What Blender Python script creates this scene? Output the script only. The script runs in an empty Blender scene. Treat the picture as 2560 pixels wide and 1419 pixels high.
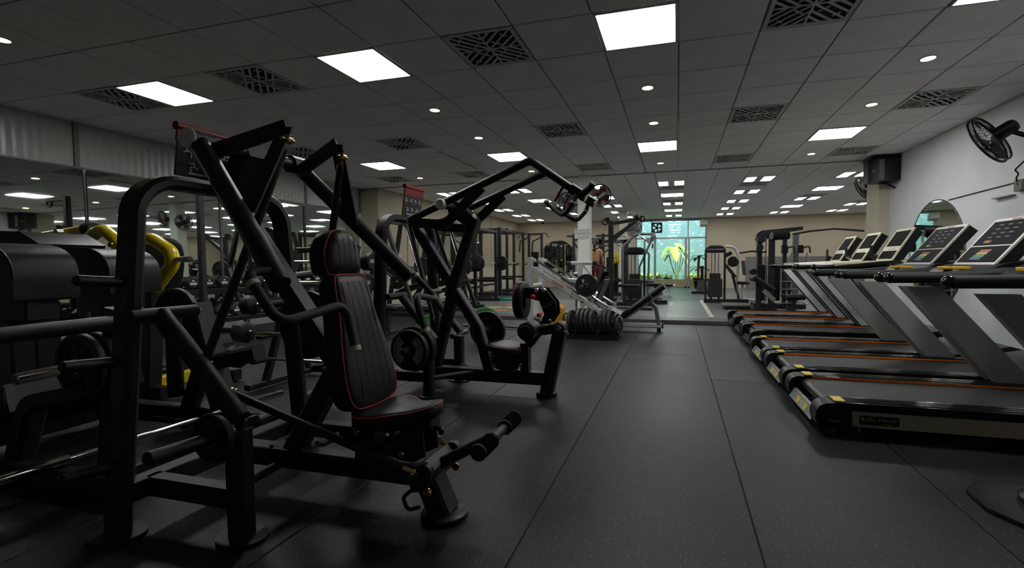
import bpy, bmesh, math, random
from mathutils import Vector as V, Matrix
random.seed(7)
scene = bpy.context.scene
col = scene.collection
PI = math.pi
# ---------------- camera (taken from the ceiling grid: 0.605 m tiles) ----------------
FPX, YAW, PITCH, ROLL, CXP, CAMH = 1138.62, .2660, .0442, -.0056, 1383.36, 1.05
_F = V((-math.sin(YAW)*math.cos(PITCH), math.cos(YAW)*math.cos(PITCH), -math.sin(PITCH)))
_R = V((math.cos(YAW), math.sin(YAW), 0)); _U = _R.cross(_F)
_R2 = _R*math.cos(ROLL)+_U*math.sin(ROLL); _U2 = -_R*math.sin(ROLL)+_U*math.cos(ROLL)
cd = bpy.data.cameras.new('camera'); cam = bpy.data.objects.new('camera', cd); col.objects.link(cam)
cam.matrix_world = Matrix(((_R2.x, _U2.x, -_F.x, 0), (_R2.y, _U2.y, -_F.y, 0), (_R2.z, _U2.z, -_F.z, CAMH), (0, 0, 0, 1)))
cd.sensor_width = 36; cd.lens = 36*FPX/2560; cd.shift_x = -(CXP-1280)/2560; cd.clip_start = .05; cd.clip_end = 200
scene.camera = cam
# ---------------- world, sun, exposure ----------------
w = bpy.data.worlds.new('world'); scene.world = w; w.use_nodes = True
wn = w.node_tree.nodes; wl = w.node_tree.links
bg = wn['Background']; sky = wn.new('ShaderNodeTexSky')
sky.sky_type = 'NISHITA'; sky.sun_disc = False; sky.sun_elevation = math.radians(58); sky.sun_rotation = math.radians(200)
wl.new(sky.outputs[0], bg.inputs[0]); bg.inputs[1].default_value = .5
sd = bpy.data.lights.new('sun', 'SUN'); sd.energy = 9.0; sd.angle = .02; sd.color = (1, .95, .85)
so = bpy.data.objects.new('sun', sd); col.objects.link(so); so.rotation_euler = (math.radians(20), math.radians(14), 0); so.location = (0, 21, 8)
vs = scene.view_settings; vs.view_transform = 'Standard'; vs.look = 'None'; vs.gamma = 1; vs.use_curve_mapping = False
vs.exposure = 0.0
E_PANEL, E_TROF, E_DOWN = 26.0, 11.0, 16.0
# ---------------- materials ----------------
_m = {}
def lin(c):
    return tuple(((x/12.92) if x <= .04045 else ((x+.055)/1.055)**2.4) for x in c)
def mat(name, rgb, rough=.5, metal=0., var=.12, scale=30., bump=0., bscale=200., spec=.5, coat=0., emit=0., speck=None, rvar=.08):
    """procedural principled: noise varies colour and roughness, optional bump and speckles (rgb in sRGB 0..1)"""
    if name in _m: return _m[name]
    m = bpy.data.materials.new(name); m.use_nodes = True; n = m.node_tree.nodes; l = m.node_tree.links
    b = n['Principled BSDF']; tc = n.new('ShaderNodeTexCoord')
    nz = n.new('ShaderNodeTexNoise'); nz.inputs['Scale'].default_value = scale; nz.inputs['Detail'].default_value = 4
    l.new(tc.outputs['Object'], nz.inputs['Vector'])
    c = lin(rgb); r = n.new('ShaderNodeValToRGB')
    r.color_ramp.elements[0].position = .3; r.color_ramp.elements[1].position = .7
    r.color_ramp.elements[0].color = (*[x*(1-var) for x in c], 1); r.color_ramp.elements[1].color = (*[min(1, x*(1+var)) for x in c], 1)
    l.new(nz.outputs['Fac'], r.inputs['Fac']); out = r.outputs['Color']
    if speck:
        sp = n.new('ShaderNodeTexVoronoi'); sp.inputs['Scale'].default_value = speck[0]; l.new(tc.outputs['Object'], sp.inputs['Vector'])
        st = n.new('ShaderNodeMath'); st.operation = 'LESS_THAN'; st.inputs[1].default_value = speck[1]; l.new(sp.outputs['Distance'], st.inputs[0])
        hs = n.new('ShaderNodeSeparateColor'); l.new(sp.outputs['Color'], hs.inputs[0])
        g2 = n.new('ShaderNodeMath'); g2.operation = 'LESS_THAN'; g2.inputs[1].default_value = speck[2]; l.new(hs.outputs[0], g2.inputs[0])
        mu = n.new('ShaderNodeMath'); mu.operation = 'MULTIPLY'; l.new(st.outputs[0], mu.inputs[0]); l.new(g2.outputs[0], mu.inputs[1])
        mx = n.new('ShaderNodeMix'); mx.data_type = 'RGBA'; l.new(mu.outputs[0], mx.inputs[0]); l.new(out, mx.inputs[6]); mx.inputs[7].default_value = (*lin(speck[3]), 1)
        out = mx.outputs[2]
    l.new(out, b.inputs['Base Color'])
    mr = n.new('ShaderNodeMapRange'); mr.inputs[3].default_value = max(.02, rough-rvar); mr.inputs[4].default_value = min(1, rough+rvar)
    nz2 = n.new('ShaderNodeTexNoise'); nz2.inputs['Scale'].default_value = scale*.4; nz2.inputs['Detail'].default_value = 6; l.new(tc.outputs['Object'], nz2.inputs['Vector'])
    l.new(nz2.outputs['Fac'], mr.inputs[0]); l.new(mr.outputs[0], b.inputs['Roughness'])
    b.inputs['Metallic'].default_value = metal; b.inputs['Specular IOR Level'].default_value = spec; b.inputs['Coat Weight'].default_value = coat
    if bump:
        bn = n.new('ShaderNodeTexNoise'); bn.inputs['Scale'].default_value = bscale; bn.inputs['Detail'].default_value = 3; l.new(tc.outputs['Object'], bn.inputs['Vector'])
        bp = n.new('ShaderNodeBump'); bp.inputs['Strength'].default_value = bump; bp.inputs['Distance'].default_value = .002
        l.new(bn.outputs['Fac'], bp.inputs['Height']); l.new(bp.outputs['Normal'], b.inputs['Normal'])
    if emit:
        l.new(out, b.inputs['Emission Color']); b.inputs['Emission Strength'].default_value = emit
    _m[name] = m; return m
def glassmat(name, rgb=(.95, .985, .98), refl=.03):
    m = bpy.data.materials.new(name); m.use_nodes = True; n = m.node_tree.nodes; l = m.node_tree.links
    n.remove(n['Principled BSDF']); o = n['Material Output']
    t = n.new('ShaderNodeBsdfTransparent'); t.inputs[0].default_value = (*rgb, 1); g = n.new('ShaderNodeBsdfGlossy'); g.inputs['Roughness'].default_value = .02
    lw = n.new('ShaderNodeLayerWeight'); lw.inputs[0].default_value = .25
    mp = n.new('ShaderNodeMapRange'); mp.inputs[3].default_value = refl; mp.inputs[4].default_value = .7; l.new(lw.outputs['Fresnel'], mp.inputs[0])
    mx = n.new('ShaderNodeMixShader'); l.new(mp.outputs[0], mx.inputs[0]); l.new(t.outputs[0], mx.inputs[1]); l.new(g.outputs[0], mx.inputs[2]); l.new(mx.outputs[0], o.inputs[0])
    return m
BLK = mat('black_powder_coat', (.125, .128, .137), .40, var=.15, scale=60, bump=.25, bscale=900, spec=.4)
BLK2 = mat('black_satin_paint', (.08, .08, .085), .38, var=.1, bump=.1, bscale=500, spec=.3)
GRIP = mat('black_rubber_grip', (.07, .07, .07), .6, bump=.4, bscale=1200)
LEA = mat('black_leather', (.075, .075, .08), .38, var=.15, scale=20, bump=.5, bscale=260, spec=.32)
REDP = mat('red_piping', (.55, .08, .10), .5)
RED = mat('red_enamel', (.52, .10, .15), .4)
CHR = mat('chrome', (.82, .82, .82), .12, 1., var=.04, rvar=.04)
STEEL = mat('brushed_steel', (.62, .62, .62), .3, 1., var=.1)
BRASS = mat('bronze_joint', (.78, .66, .48), .2, 1., var=.15)
CREAM = mat('cream_plastic', (.78, .76, .66), .45)
SILV = mat('silver_paint', (.76, .78, .77), .35, .1, var=.08)
GREYM = mat('grey_metal', (.45, .46, .48), .4, .3)
IRON = mat('cast_iron_rubber', (.085, .085, .085), .5, var=.2, bump=.3, bscale=400)
GREEN = mat('green_rubber', (.10, .42, .17), .5)
YEL = mat('yellow_paint', (.86, .76, .10), .25, var=.06, coat=.3)
WHT = mat('white_print', (.82, .82, .80), .6)
GREYP = mat('grey_print', (.46, .47, .44), .6)
REDPR = mat('dark_red_print', (.36, .09, .08), .6)
ORG = mat('orange_strip', (.85, .45, .15), .35)
GLOSS = mat('black_gloss_plastic', (.06, .06, .065), .16, var=.05, rvar=.04, coat=.2)
BELT = mat('treadmill_belt', (.125, .125, .13), .55, var=.12, scale=8, bump=.3, bscale=800)
BRONZ = mat('champagne_panel', (.70, .67, .58), .45, .25, var=.08)
MGREY = mat('metallic_grey_panel', (.56, .56, .56), .45, .1, var=.06)
MIRR = mat('mirror', (.80, .83, .81), .015, 1., var=.01, rvar=.004)
SKIN = mat('skin', (.72, .54, .40), .55, var=.06, scale=12)
# ---------------- mesh builder ----------------
def fillet(pts, r, n=5):
    pts = [V(p) for p in pts]
    if r <= 0 or len(pts) < 3: return pts
    out = [pts[0]]
    for i in range(1, len(pts)-1):
        a, b, c = pts[i-1], pts[i], pts[i+1]
        u = (a-b); v = (c-b); lu, lv = u.length, v.length; u.normalize(); v.normalize()
        ang = u.angle(v)
        if ang > PI-.02: out.append(b); continue
        d = min(r/math.tan(ang/2), lu*.49, lv*.49); rr = d*math.tan(ang/2)
        ce = b+(u+v).normalized()*(rr/math.sin(ang/2)); p0 = b+u*d; p1 = b+v*d
        a0 = (p0-ce); a1 = (p1-ce); th = a0.angle(a1); ax = a0.cross(a1).normalized()
        for k in range(n+1): out.append(ce+Matrix.Rotation(th*k/n, 3, ax) @ a0)
    out.append(pts[-1]); return out
class MB:
    def __init__(s): s.v = []; s.f = []
    def add(s, vs, fs):
        o = len(s.v); s.v += [tuple(v) for v in vs]; s.f += [tuple(i+o for i in f) for f in fs]; return s
    def box(s, x0, x1, y0, y1, z0, z1, bev=0.):
        if bev <= 0 or min(x1-x0, y1-y0, z1-z0) < 2.2*bev:
            return s.add([(x, y, z) for x in (x0, x1) for y in (y0, y1) for z in (z0, z1)], [(0, 1, 3, 2), (4, 6, 7, 5), (0, 4, 5, 1), (2, 3, 7, 6), (0, 2, 6, 4), (1, 5, 7, 3)])
        b = bev; vs = []; idx = {}
        for i, x in enumerate((x0, x1)):
            for j, y in enumerate((y0, y1)):
                for k, z in enumerate((z0, z1)):
                    sx, sy, sz = (1, -1)[i]*b, (1, -1)[j]*b, (1, -1)[k]*b
                    idx[i, j, k] = len(vs); vs += [(x, y+sy, z+sz), (x+sx, y, z+sz), (x+sx, y+sy, z)]
        fs = []; I = lambda i, j, k, a: idx[i, j, k]+a
        for i in (0, 1): q = [I(i, 0, 0, 0), I(i, 0, 1, 0), I(i, 1, 1, 0), I(i, 1, 0, 0)]; fs.append(q if i == 0 else q[::-1])
        for j in (0, 1): q = [I(0, j, 0, 1), I(1, j, 0, 1), I(1, j, 1, 1), I(0, j, 1, 1)]; fs.append(q if j == 0 else q[::-1])
        for k in (0, 1): q = [I(0, 0, k, 2), I(0, 1, k, 2), I(1, 1, k, 2), I(1, 0, k, 2)]; fs.append(q if k == 0 else q[::-1])
        for i in (0, 1):
            for j in (0, 1): q = [I(i, j, 0, 0), I(i, j, 0, 1), I(i, j, 1, 1), I(i, j, 1, 0)]; fs.append(q if (i+j) % 2 == 1 else q[::-1])
        for i in (0, 1):
            for k in (0, 1): q = [I(i, 0, k, 0), I(i, 0, k, 2), I(i, 1, k, 2), I(i, 1, k, 0)]; fs.append(q if (i+k) % 2 == 0 else q[::-1])
        for j in (0, 1):
            for k in (0, 1): q = [I(0, j, k, 1), I(0, j, k, 2), I(1, j, k, 2), I(1, j, k, 1)]; fs.append(q if (j+k) % 2 == 1 else q[::-1])
        for i in (0, 1):
            for j in (0, 1):
                for k in (0, 1): q = [I(i, j, k, 0), I(i, j, k, 1), I(i, j, k, 2)]; fs.append(q if (i+j+k) % 2 == 0 else q[::-1])
        return s.add(vs, fs)
    def sweep(s, path, prof, up=(0, 0, 1), closed=False, cap=True, scl=None):
        P = [V(p) for p in path]; n = len(P); m = len(prof)
        T = []
        for i in range(n):
            if closed: t = P[(i+1) % n]-P[i-1]
            elif i == 0: t = P[1]-P[0]
            elif i == n-1: t = P[-1]-P[-2]
            else: t = (P[i+1]-P[i]).normalized()+(P[i]-P[i-1]).normalized()
            T.append(t.normalized())
        u = V(up); u = u-T[0]*u.dot(T[0])
        if u.length < 1e-4: u = V((1, 0, 0))-T[0]*T[0].x
        if u.length < 1e-4: u = V((0, 1, 0))-T[0]*T[0].y
        u.normalize(); vs = []
        for i in range(n):
            if i > 0:
                q = T[i-1].rotation_difference(T[i]); u = q @ u; u = (u-T[i]*u.dot(T[i])).normalized()
            w_ = T[i].cross(u); k = scl[i] if scl else 1.
            mi = 1.
            if 0 < i < n-1 and not closed:
                c = T[i].dot((P[i+1]-P[i]).normalized()); mi = 1/max(.5, c)
            for (a, b) in prof: vs.append(P[i]+(w_*a+u*b*1.)*k)
        fs = []
        for i in range(n if closed else n-1):
            for j in range(m):
                j2 = (j+1) % m; i2 = (i+1) % n
                fs.append((i*m+j, i*m+j2, i2*m+j2, i2*m+j))
        if cap and not closed: fs.append(tuple(range(m))[::-1]); fs.append(tuple((n-1)*m+j for j in range(m)))
        return s.add(vs, fs)
    def tube(s, pts, r, n=12, fil=0., closed=False, up=(0, 0, 1), fn=5, scl=None):
        return s.sweep(fillet(pts, fil, fn) if fil else pts, [(r*math.cos(2*PI*k/n), r*math.sin(2*PI*k/n)) for k in range(n)], up, closed, True, scl)
    def bar(s, pts, w_, h, up=(0, 0, 1), fil=0., c=.006, fn=6):
        """rectangular tube: w_ across, h along 'up', chamfered corners"""
        a, b = w_/2, h/2; c = min(c, a*.6, b*.6)
        pr = [(a-c, -b), (a, -b+c), (a, b-c), (a-c, b), (-a+c, b), (-a, b-c), (-a, -b+c), (-a+c, -b)]
        return s.sweep(fillet(pts, fil, fn) if fil else pts, pr, up)
    def lathe(s, o, ax, prof, n=20, cap=True):
        o = V(o); ax = V(ax).normalized(); u = ax.orthogonal().normalized(); w_ = ax.cross(u); vs = []; m = len(prof)
        for (t, r) in prof:
            for k in range(n):
                a = 2*PI*k/n; vs.append(o+ax*t+(u*math.cos(a)+w_*math.sin(a))*max(r, 1e-5))
        fs = [(i*n+k, i*n+(k+1) % n, (i+1)*n+(k+1) % n, (i+1)*n+k) for i in range(m-1) for k in range(n)]
        if cap: fs.append(tuple(range(n))[::-1]); fs.append(tuple((m-1)*n+k for k in range(n)))
        return s.add(vs, fs)
    def cyl(s, p0, p1, r, n=14, ch=0.):
        d = V(p1)-V(p0); L = d.length
        if ch: return s.lathe(p0, d, [(0, r-ch), (ch, r), (L-ch, r), (L, r-ch)], n)
        return s.lathe(p0, d, [(0, r), (L, r)], n)
    def ball(s, c, r, n=10, sc=(1, 1, 1)):
        vs = [(c[0]+sc[0]*r*math.sin(PI*i/n)*math.cos(PI*j/n), c[1]+sc[1]*r*math.sin(PI*i/n)*math.sin(PI*j/n), c[2]+sc[2]*r*math.cos(PI*i/n)) for i in range(1, n) for j in range(2*n)]
        k = 2*n; fs = [(i*k+j, (i+1)*k+j, (i+1)*k+(j+1) % k, i*k+(j+1) % k) for i in range(n-2) for j in range(k)]
        vs += [(c[0], c[1], c[2]+sc[2]*r), (c[0], c[1], c[2]-sc[2]*r)]; t = len(vs)-2
        fs += [(t, j, (j+1) % k) for j in range(k)]+[(t+1, (n-2)*k+(j+1) % k, (n-2)*k+j) for j in range(k)]
        return s.add(vs, fs)
    def prism(s, poly, ext):
        e = V(ext); n = len(poly); vs = [V(p) for p in poly]; nn = V((0, 0, 0))
        for i in range(n): nn += vs[i].cross(vs[(i+1) % n])
        if nn.dot(e) > 0: vs = vs[::-1]
        vs = vs+[p+e for p in vs]
        return s.add(vs, [tuple(range(n)), tuple(range(2*n-1, n-1, -1))]+[(i, n+i, n+(i+1) % n, (i+1) % n) for i in range(n)])
    def quad(s, a, b, c, d): return s.add([a, b, c, d], [(0, 1, 2, 3)])
    def torus(s, c, ax, R, r, n=28, m=8):
        c = V(c); ax = V(ax).normalized(); u = ax.orthogonal().normalized(); w_ = ax.cross(u)
        return s.tube([c+(u*math.cos(2*PI*k/n)+w_*math.sin(2*PI*k/n))*R for k in range(n)], r, m, closed=True, up=ax)
def obj(name, b, m, parent=None, smooth=40, kind=None, label=None):
    me = bpy.data.meshes.new(name); L = V((0, 0, 0))
    if parent:
        r = parent
        while r.parent: r = r.parent
        L = r.location
    me.from_pydata([(x-L.x, y-L.y, z-L.z) for x, y, z in b.v], [], b.f); me.update()
    bm = bmesh.new(); bm.from_mesh(me); bmesh.ops.recalc_face_normals(bm, faces=bm.faces); bm.to_mesh(me); bm.free()
    if smooth:
        me.polygons.foreach_set('use_smooth', [True]*len(me.polygons)); me.set_sharp_from_angle(angle=math.radians(smooth))
    me.materials.append(m); o = bpy.data.objects.new(name, me); col.objects.link(o)
    if parent: o.parent = parent
    if kind: o['kind'] = kind
    if label: o['label'] = label
    return o
def top(name, b, m, label, cat, group=None, smooth=40):
    """one-mesh thing: origin at its base centre"""
    xs = [v[0] for v in b.v]; ys = [v[1] for v in b.v]; zs = [v[2] for v in b.v]
    L = V(((min(xs)+max(xs))/2, (min(ys)+max(ys))/2, min(zs))); b.v = [tuple(V(v)-L) for v in b.v]
    o = obj(name, b, m, None, smooth); o.location = L; o['label'] = label; o['category'] = cat
    if group: o['group'] = group
    return o
def thing(name, loc, label, cat, group=None):
    o = bpy.data.objects.new(name, None); col.objects.link(o); o.location = loc; o.empty_display_size = .1
    o['label'] = label; o['category'] = cat
    if group: o['group'] = group
    return o
def struct(name, b, m, parent=None, smooth=30):
    o = obj(name, b, m, parent, smooth)
    if not parent: o['kind'] = 'structure'
    return o
def dup(root, loc, label=None, rotz=None):
    r = root.copy(); col.objects.link(r); r.location = loc
    if rotz is not None: r.rotation_euler = (0, 0, rotz)
    if label: r['label'] = label
    for ch in root.children:
        c = ch.copy(); col.objects.link(c); c.parent = r
        for g in ch.children:
            d = g.copy(); col.objects.link(d); d.parent = c
    return r
def text(name, s, size, m, parent, loc, xax, yax, ext=.0008, align='CENTER', shear=0.):
    cu = bpy.data.curves.new(name, 'FONT'); cu.body = s; cu.size = size; cu.extrude = ext; cu.align_x = align; cu.align_y = 'CENTER'; cu.resolution_u = 3; cu.shear = shear
    to = bpy.data.objects.new(name+'_t', cu); col.objects.link(to)
    dg = bpy.context.evaluated_depsgraph_get(); me = bpy.data.meshes.new_from_object(to.evaluated_get(dg)); bpy.data.objects.remove(to)
    x = V(xax).normalized(); y = V(yax).normalized(); z = x.cross(y); r = parent
    while r.parent: r = r.parent
    P = V(loc)-r.location
    me.transform(Matrix(((x.x, y.x, z.x, P.x), (x.y, y.y, z.y, P.y), (x.z, y.z, z.z, P.z), (0, 0, 0, 1))))
    me.materials.clear(); me.materials.append(m); me.name = name
    o = bpy.data.objects.new(name, me); col.objects.link(o); o.parent = parent; return o
def pad(outl, O, A, B, N, T, dome=.012, bend=None):
    """upholstered pad: outline (a,b) closed, thickness T along N; returns body and piping path"""
    O, A, B, N = V(O), V(A).normalized(), V(B).normalized(), V(N).normalized(); n = len(outl)
    ca = sum(p[0] for p in outl)/n; cb = sum(p[1] for p in outl)/n; f = bend or (lambda a, b: 0.)
    def P(a, b, h): return O+A*a+B*b+N*(h+f(a, b))
    L = [(.90, 0), (.98, .004), (1.0, .014), (1.02, T*.45), (1.0, T-.008), (.975, T), (.88, T+dome*.45), (.65, T+dome*.85), (.35, T+dome)]
    vs = []
    for s_, h in L:
        for a, b in outl: vs.append(P(ca+(a-ca)*s_, cb+(b-cb)*s_, h))
    fs = [(i*n+k, i*n+(k+1) % n, (i+1)*n+(k+1) % n, (i+1)*n+k) for i in range(len(L)-1) for k in range(n)]
    vs += [P(ca, cb, T+dome), P(ca, cb, 0)]; e = len(vs)
    fs += [((len(L)-1)*n+k, (len(L)-1)*n+(k+1) % n, e-2) for k in range(n)]+[((k+1) % n, k, e-1) for k in range(n)]
    m = MB(); m.add(vs, fs); return m, [P(a, b, T-.004) for a, b in outl]
def smoothpoly(pts, n=4):
    """closed Catmull-Rom through 2-d points"""
    out = []; k = len(pts)
    for i in range(k):
        p0, p1, p2, p3 = [V((*pts[(i+j-1) % k], 0)) for j in range(4)]
        for t in range(n):
            t /= n; q = .5*((2*p1)+(p2-p0)*t+(2*p0-5*p1+4*p2-p3)*t*t+(3*p1-p0-3*p2+p3)*t*t*t); out.append((q.x, q.y))
    return out
# ---------------- the room ----------------
CZ = 2.837; XL, XR, XL2, XR2, YB, YJ, YF = -7.23, 3.55, -6.75, 8.2, 19.0, 9.25, -4.0
ST = .06; YS = 8.15
M_RUB = mat('black_rubber_floor', (.105, .11, .12), .43, var=.30, scale=1.6, bump=.5, bscale=260, spec=.26, speck=(60., .2, .55, (.33, .34, .35)), rvar=.12)
M_JOINT = mat('floor_joint', (.04, .04, .04), .8)
M_TILE = mat('ceiling_tile', (.95, .945, .945), .85, var=.05, scale=3, bump=.3, bscale=300, spec=.2)
M_TBAR = mat('ceiling_bar', (.55, .55, .53), .6)
M_BAND = mat('ribbed_wall_panel', (.62, .62, .60), .28, var=.06, scale=2)
M_WHITEW = mat('white_painted_wall', (.88, .89, .90), .7, var=.06, scale=2.2, bump=.35, bscale=18, spec=.2)
M_BEIGE = mat('beige_painted_wall', (.71, .675, .60), .75, var=.05, scale=1.5, bump=.2, bscale=60, spec=.2)
M_CREAMW = mat('cream_painted_wall', (.80, .78, .70), .7, var=.05, scale=2, spec=.2)
M_VINYL = mat('grey_vinyl_floor', (.40, .41, .41), .38, var=.06, scale=2, spec=.4)
M_VINYLD = mat('dark_vinyl_floor', (.20, .21, .21), .42, var=.1, scale=2)
M_TAPE = mat('floor_tape', (.70, .70, .66), .5)
M_ALU = mat('aluminium_frame', (.60, .61, .61), .35, .5)
M_GREYC = mat('grey_wall_cladding', (.42, .42, .42), .4)
M_LED = mat('led_diffuser', (1, 1, 1), .5, var=0., emit=E_PANEL)
M_TUBE = mat('fluorescent_bay', (1, .99, .97), .5, var=0., emit=E_TROF)
M_WARM = mat('warm_lamp', (1, .86, .66), .5, var=0., emit=E_DOWN)
M_LOUV = mat('louvre_grey', (.62, .63, .64), .3, .6)
M_VENT = mat('vent_fretwork', (.80, .80, .77), .7)
M_DARK = mat('plenum_dark', (.03, .03, .03), .9)
# floor with rolled rubber mats (joints at every 0.87 m, as in the photograph)
fl = struct('floor', MB().box(-7.5, 8.4, YF-.2, YB+.2, -.2, -.006), M_JOINT)
def piece(name, parent, me, loc):
    o = bpy.data.objects.new(name, me); col.objects.link(o); o.parent = parent; o.location = loc; return o
_mats = {}
def boxmesh(name, sx, sy, sz, m, bev=0.):
    k = (name, round(sx, 4), round(sy, 4), round(sz, 4))
    if k not in _mats:
        b = MB().box(-sx/2, sx/2, -sy/2, sy/2, 0, sz, bev); me = bpy.data.meshes.new(name); me.from_pydata(b.v, [], b.f); me.update(); me.materials.append(m); _mats[k] = me
    return _mats[k]
PIT = .87; xs = [.30+PIT*k for k in range(-9, 5)]
cuts = [-7.23]+[x for x in xs if -7.2 < x < 3.5]+[3.55]
for i in range(len(cuts)-1):
    a, b = cuts[i], cuts[i+1]; ys = [YF, -1.2+.9*(i % 3), 4.3+1.1*((i*2) % 3), YS]
    for j in range(3):
        piece('rubber_mat', fl, boxmesh('rubber_mat', b-a-.005, ys[j+1]-ys[j]-.005, .012, M_RUB, .002), ((a+b)/2, (ys[j]+ys[j+1])/2, -.012))
# raised back half
pf = struct('floor_platform', MB().box(-7.4, 8.3, YS, YB+.1, -.1, ST-.004), M_JOINT)
struct('step_edge', MB().box(-7.23, 8.2, YS-.006, YS+.03, 0, ST+.003, .003), mat('step_edge_trim', (.30, .30, .30), .5), pf)
struct('border_strip', MB().box(-7.23, 8.2, YS+.034, YS+.42, ST-.01, ST), M_VINYLD, pf)
vx = [-6.75, -4.6, -2.4, -.22, .585]
for i in range(4):
    piece('vinyl_sheet', pf, boxmesh('vinyl_sheet', vx[i+1]-vx[i]-.006, 12.2-YS-.43, .01, M_VINYL), ((vx[i]+vx[i+1])/2, (12.2+YS+.43)/2, ST-.01))
    piece('vinyl_sheet', pf, boxmesh('vinyl_sheet_dark', vx[i+1]-vx[i]-.006, YB-12.2, .01, M_VINYLD), ((vx[i]+vx[i+1])/2, (12.2+YB)/2, ST-.01))
for a, b in ((.585, 3.2), (3.2, 5.8), (5.8, 8.2)):
    piece('vinyl_sheet', pf, boxmesh('vinyl_sheet', b-a-.006, YB-YS-.43, .01, mat('vinyl_mid', (.36, .37, .38), .35, scale=2)), ((a+b)/2, (YB+YS+.43)/2, ST-.01))
tb = MB().box(.57, .66, 8.75, 12.7, ST, ST+.002); struct('floor_tape', tb, M_TAPE, pf)
tb = MB().box(-.75, -.1, 11.75, 11.83, ST, ST+.002).box(-.18, -.1, 10.9, 11.8, ST, ST+.002).box(-.75, -.67, 10.9, 11.8, ST, ST+.002); struct('floor_tape', tb, M_TAPE, pf)
for (x, y, r, c) in ((-4.05, 9.72, .2, (.72, .74, .30)), (-3.62, 9.78, .2, (.72, .74, .30)), (-4.3, 9.05, .24, (.66, .42, .24)), (-3.75, 9.1, .24, (.66, .42, .24)), (-3.2, 9.15, .22, (.66, .42, .24)), (-3.9, 10.4, .18, (.64, .45, .30))):
    struct('floor_decal', MB().lathe((x, y, ST), (0, 0, 1), [(0, r), (.0015, r)], 24), mat('decal_%d%d' % (c[0]*100, c[2]*100), c, .5), pf)
# walls
wlft = struct('wall_left', MB().box(XL-.2, XL, YF, YJ, -.1, CZ+.3), M_WHITEW)
wlb = struct('wall_left_back', MB().box(XL-.2, XL2, YJ, YB+.2, -.1, CZ+.3), M_BEIGE)
struct('lower_panel', MB().box(XL2, XL2+.012, YJ+.05, YB, ST, .93), M_CREAMW, wlb)
wr = struct('wall_right', MB().box(XR, XR+.2, YF, 9.72, -.1, CZ+.3), M_WHITEW)
struct('pilaster', MB().box(XR-.17, XR+.02, 9.22, 9.74, ST, CZ), M_CREAMW, wr)
struct('wall_right_back', MB().box(XR2, XR2+.2, 9.5, YB+.2, -.1, CZ+.3), M_BEIGE)
struct('wall_return', MB().box(XR+.2, XR2, 9.52, 9.72, -.1, CZ+.3), M_BEIGE)
struct('wall_front', MB().box(XL, XR, YF-.2, YF, -.1, CZ+.3), M_WHITEW)
OX0, OX1 = -1.66, 1.10
wb = struct('wall_back', MB().box(XL2, OX0, YB, YB+.2, -.1, CZ+.3).box(OX1, XR2, YB, YB+.2, -.1, CZ+.3), M_BEIGE)
struct('grey_cladding', MB().box(2.55, XR2, YB-.02, YB, ST, 1.28), M_GREYC, wb)
for i, y in enumerate((10.4, 13.1, 15.9)):
    struct('wall_joint_strip', MB().box(XL2, XL2+.01, y, y+.035, .93, CZ), mat('joint_strip', (.55, .52, .46), .6), wlb)
# ribbed cladding above the mirrors, one sheet between each pair of cover strips
RB0, RB1 = 2.29, CZ
jy = [-3.9, -2.2, -.1, 1.9, 3.97, 5.9, 7.6, 9.2]
for i in range(len(jy)-1):
    a, b = jy[i]+.03, jy[i+1]-.03; n = int((b-a)/.022); m = MB(); vs = []
    for k in range(n+1):
        y = a+(b-a)*k/n; d = .012+(.0045 if (k // 2) % 2 == 0 else 0)+.002*math.sin(y*3.1)
        vs += [(XL+d, y, RB0), (XL+d, y, RB1)]
    m.add(vs, [(2*k, 2*k+2, 2*k+3, 2*k+1) for k in range(n)]); struct('ribbed_panel', m, M_BAND, wlft, 60)
    struct('cover_strip', MB().box(XL, XL+.03, b+.005, b+.055, RB0-.02, RB1), M_GREYC, wlft)
struct('band_edge', MB().box(XL, XL+.028, YF, 9.22, RB0-.02, RB0), M_GREYC, wlft)
# mirrors: sheets leaning a little off the wall
def sheet(y0, y1, z0, z1, x, tz, lean, label, group=None):
    c = V((x+(.065 if tz else .02), (y0+y1)/2, z0)); h = (y1-y0)/2-.004
    m = MB().box(-.006, 0, -h, h, 0, z1-z0); R_ = Matrix.Rotation(tz, 3, 'Z') @ Matrix.Rotation(lean, 3, 'Y')
    m.v = [tuple(c+R_ @ V(p)) for p in m.v]; return top('wall_mirror', m, MIRR, label, 'mirror', group, 0)
my = [-1.2, .55, 2.29, 4.03, 5.78, 7.52, 9.15]
for i in range(len(my)-1):
    sheet(my[i], my[i+1], .35, 2.26, XL, .02, -.012, 'tall mirror sheet under the ribbed panels of the white side wall', 'mirror sheets along the side wall')
for i, (a, b) in enumerate(((10.9, 12.2), (12.3, 13.6), (13.7, 15.0))):
    sheet(a, b, .80, 2.05, XL2, 0, 0, 'mirror sheet behind the power racks on the beige wall', 'mirror sheets behind the racks')
def roundmirror(c, nrm, rx, rz, label):
    c = V(c); nrm = V(nrm); s_ = V((0, 0, 1)).cross(nrm); pts = [c+s_*rx*math.cos(2*PI*k/48)+V((0, 0, 1))*rz*math.sin(2*PI*k/48) for k in range(48)]
    t = thing('round_mirror', c-V((0, 0, rz)), label, 'mirror'); obj('mirror_glass', MB().prism(pts, nrm*.012), MIRR, t, 0)
    obj('mirror_edge', MB().tube([p+nrm*.006 for p in pts], .012, 8, closed=True, up=nrm), STEEL, t); return t
roundmirror((XR-.002, 7.72, 1.16), (-1, 0, 0), .72, .76, 'large oval mirror hung on the white wall behind the treadmills')
roundmirror((-4.95, YB-.002, 1.28), (0, -1, 0), .78, .78, 'big round mirror on the beige wall beside the taped pillar')
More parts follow.
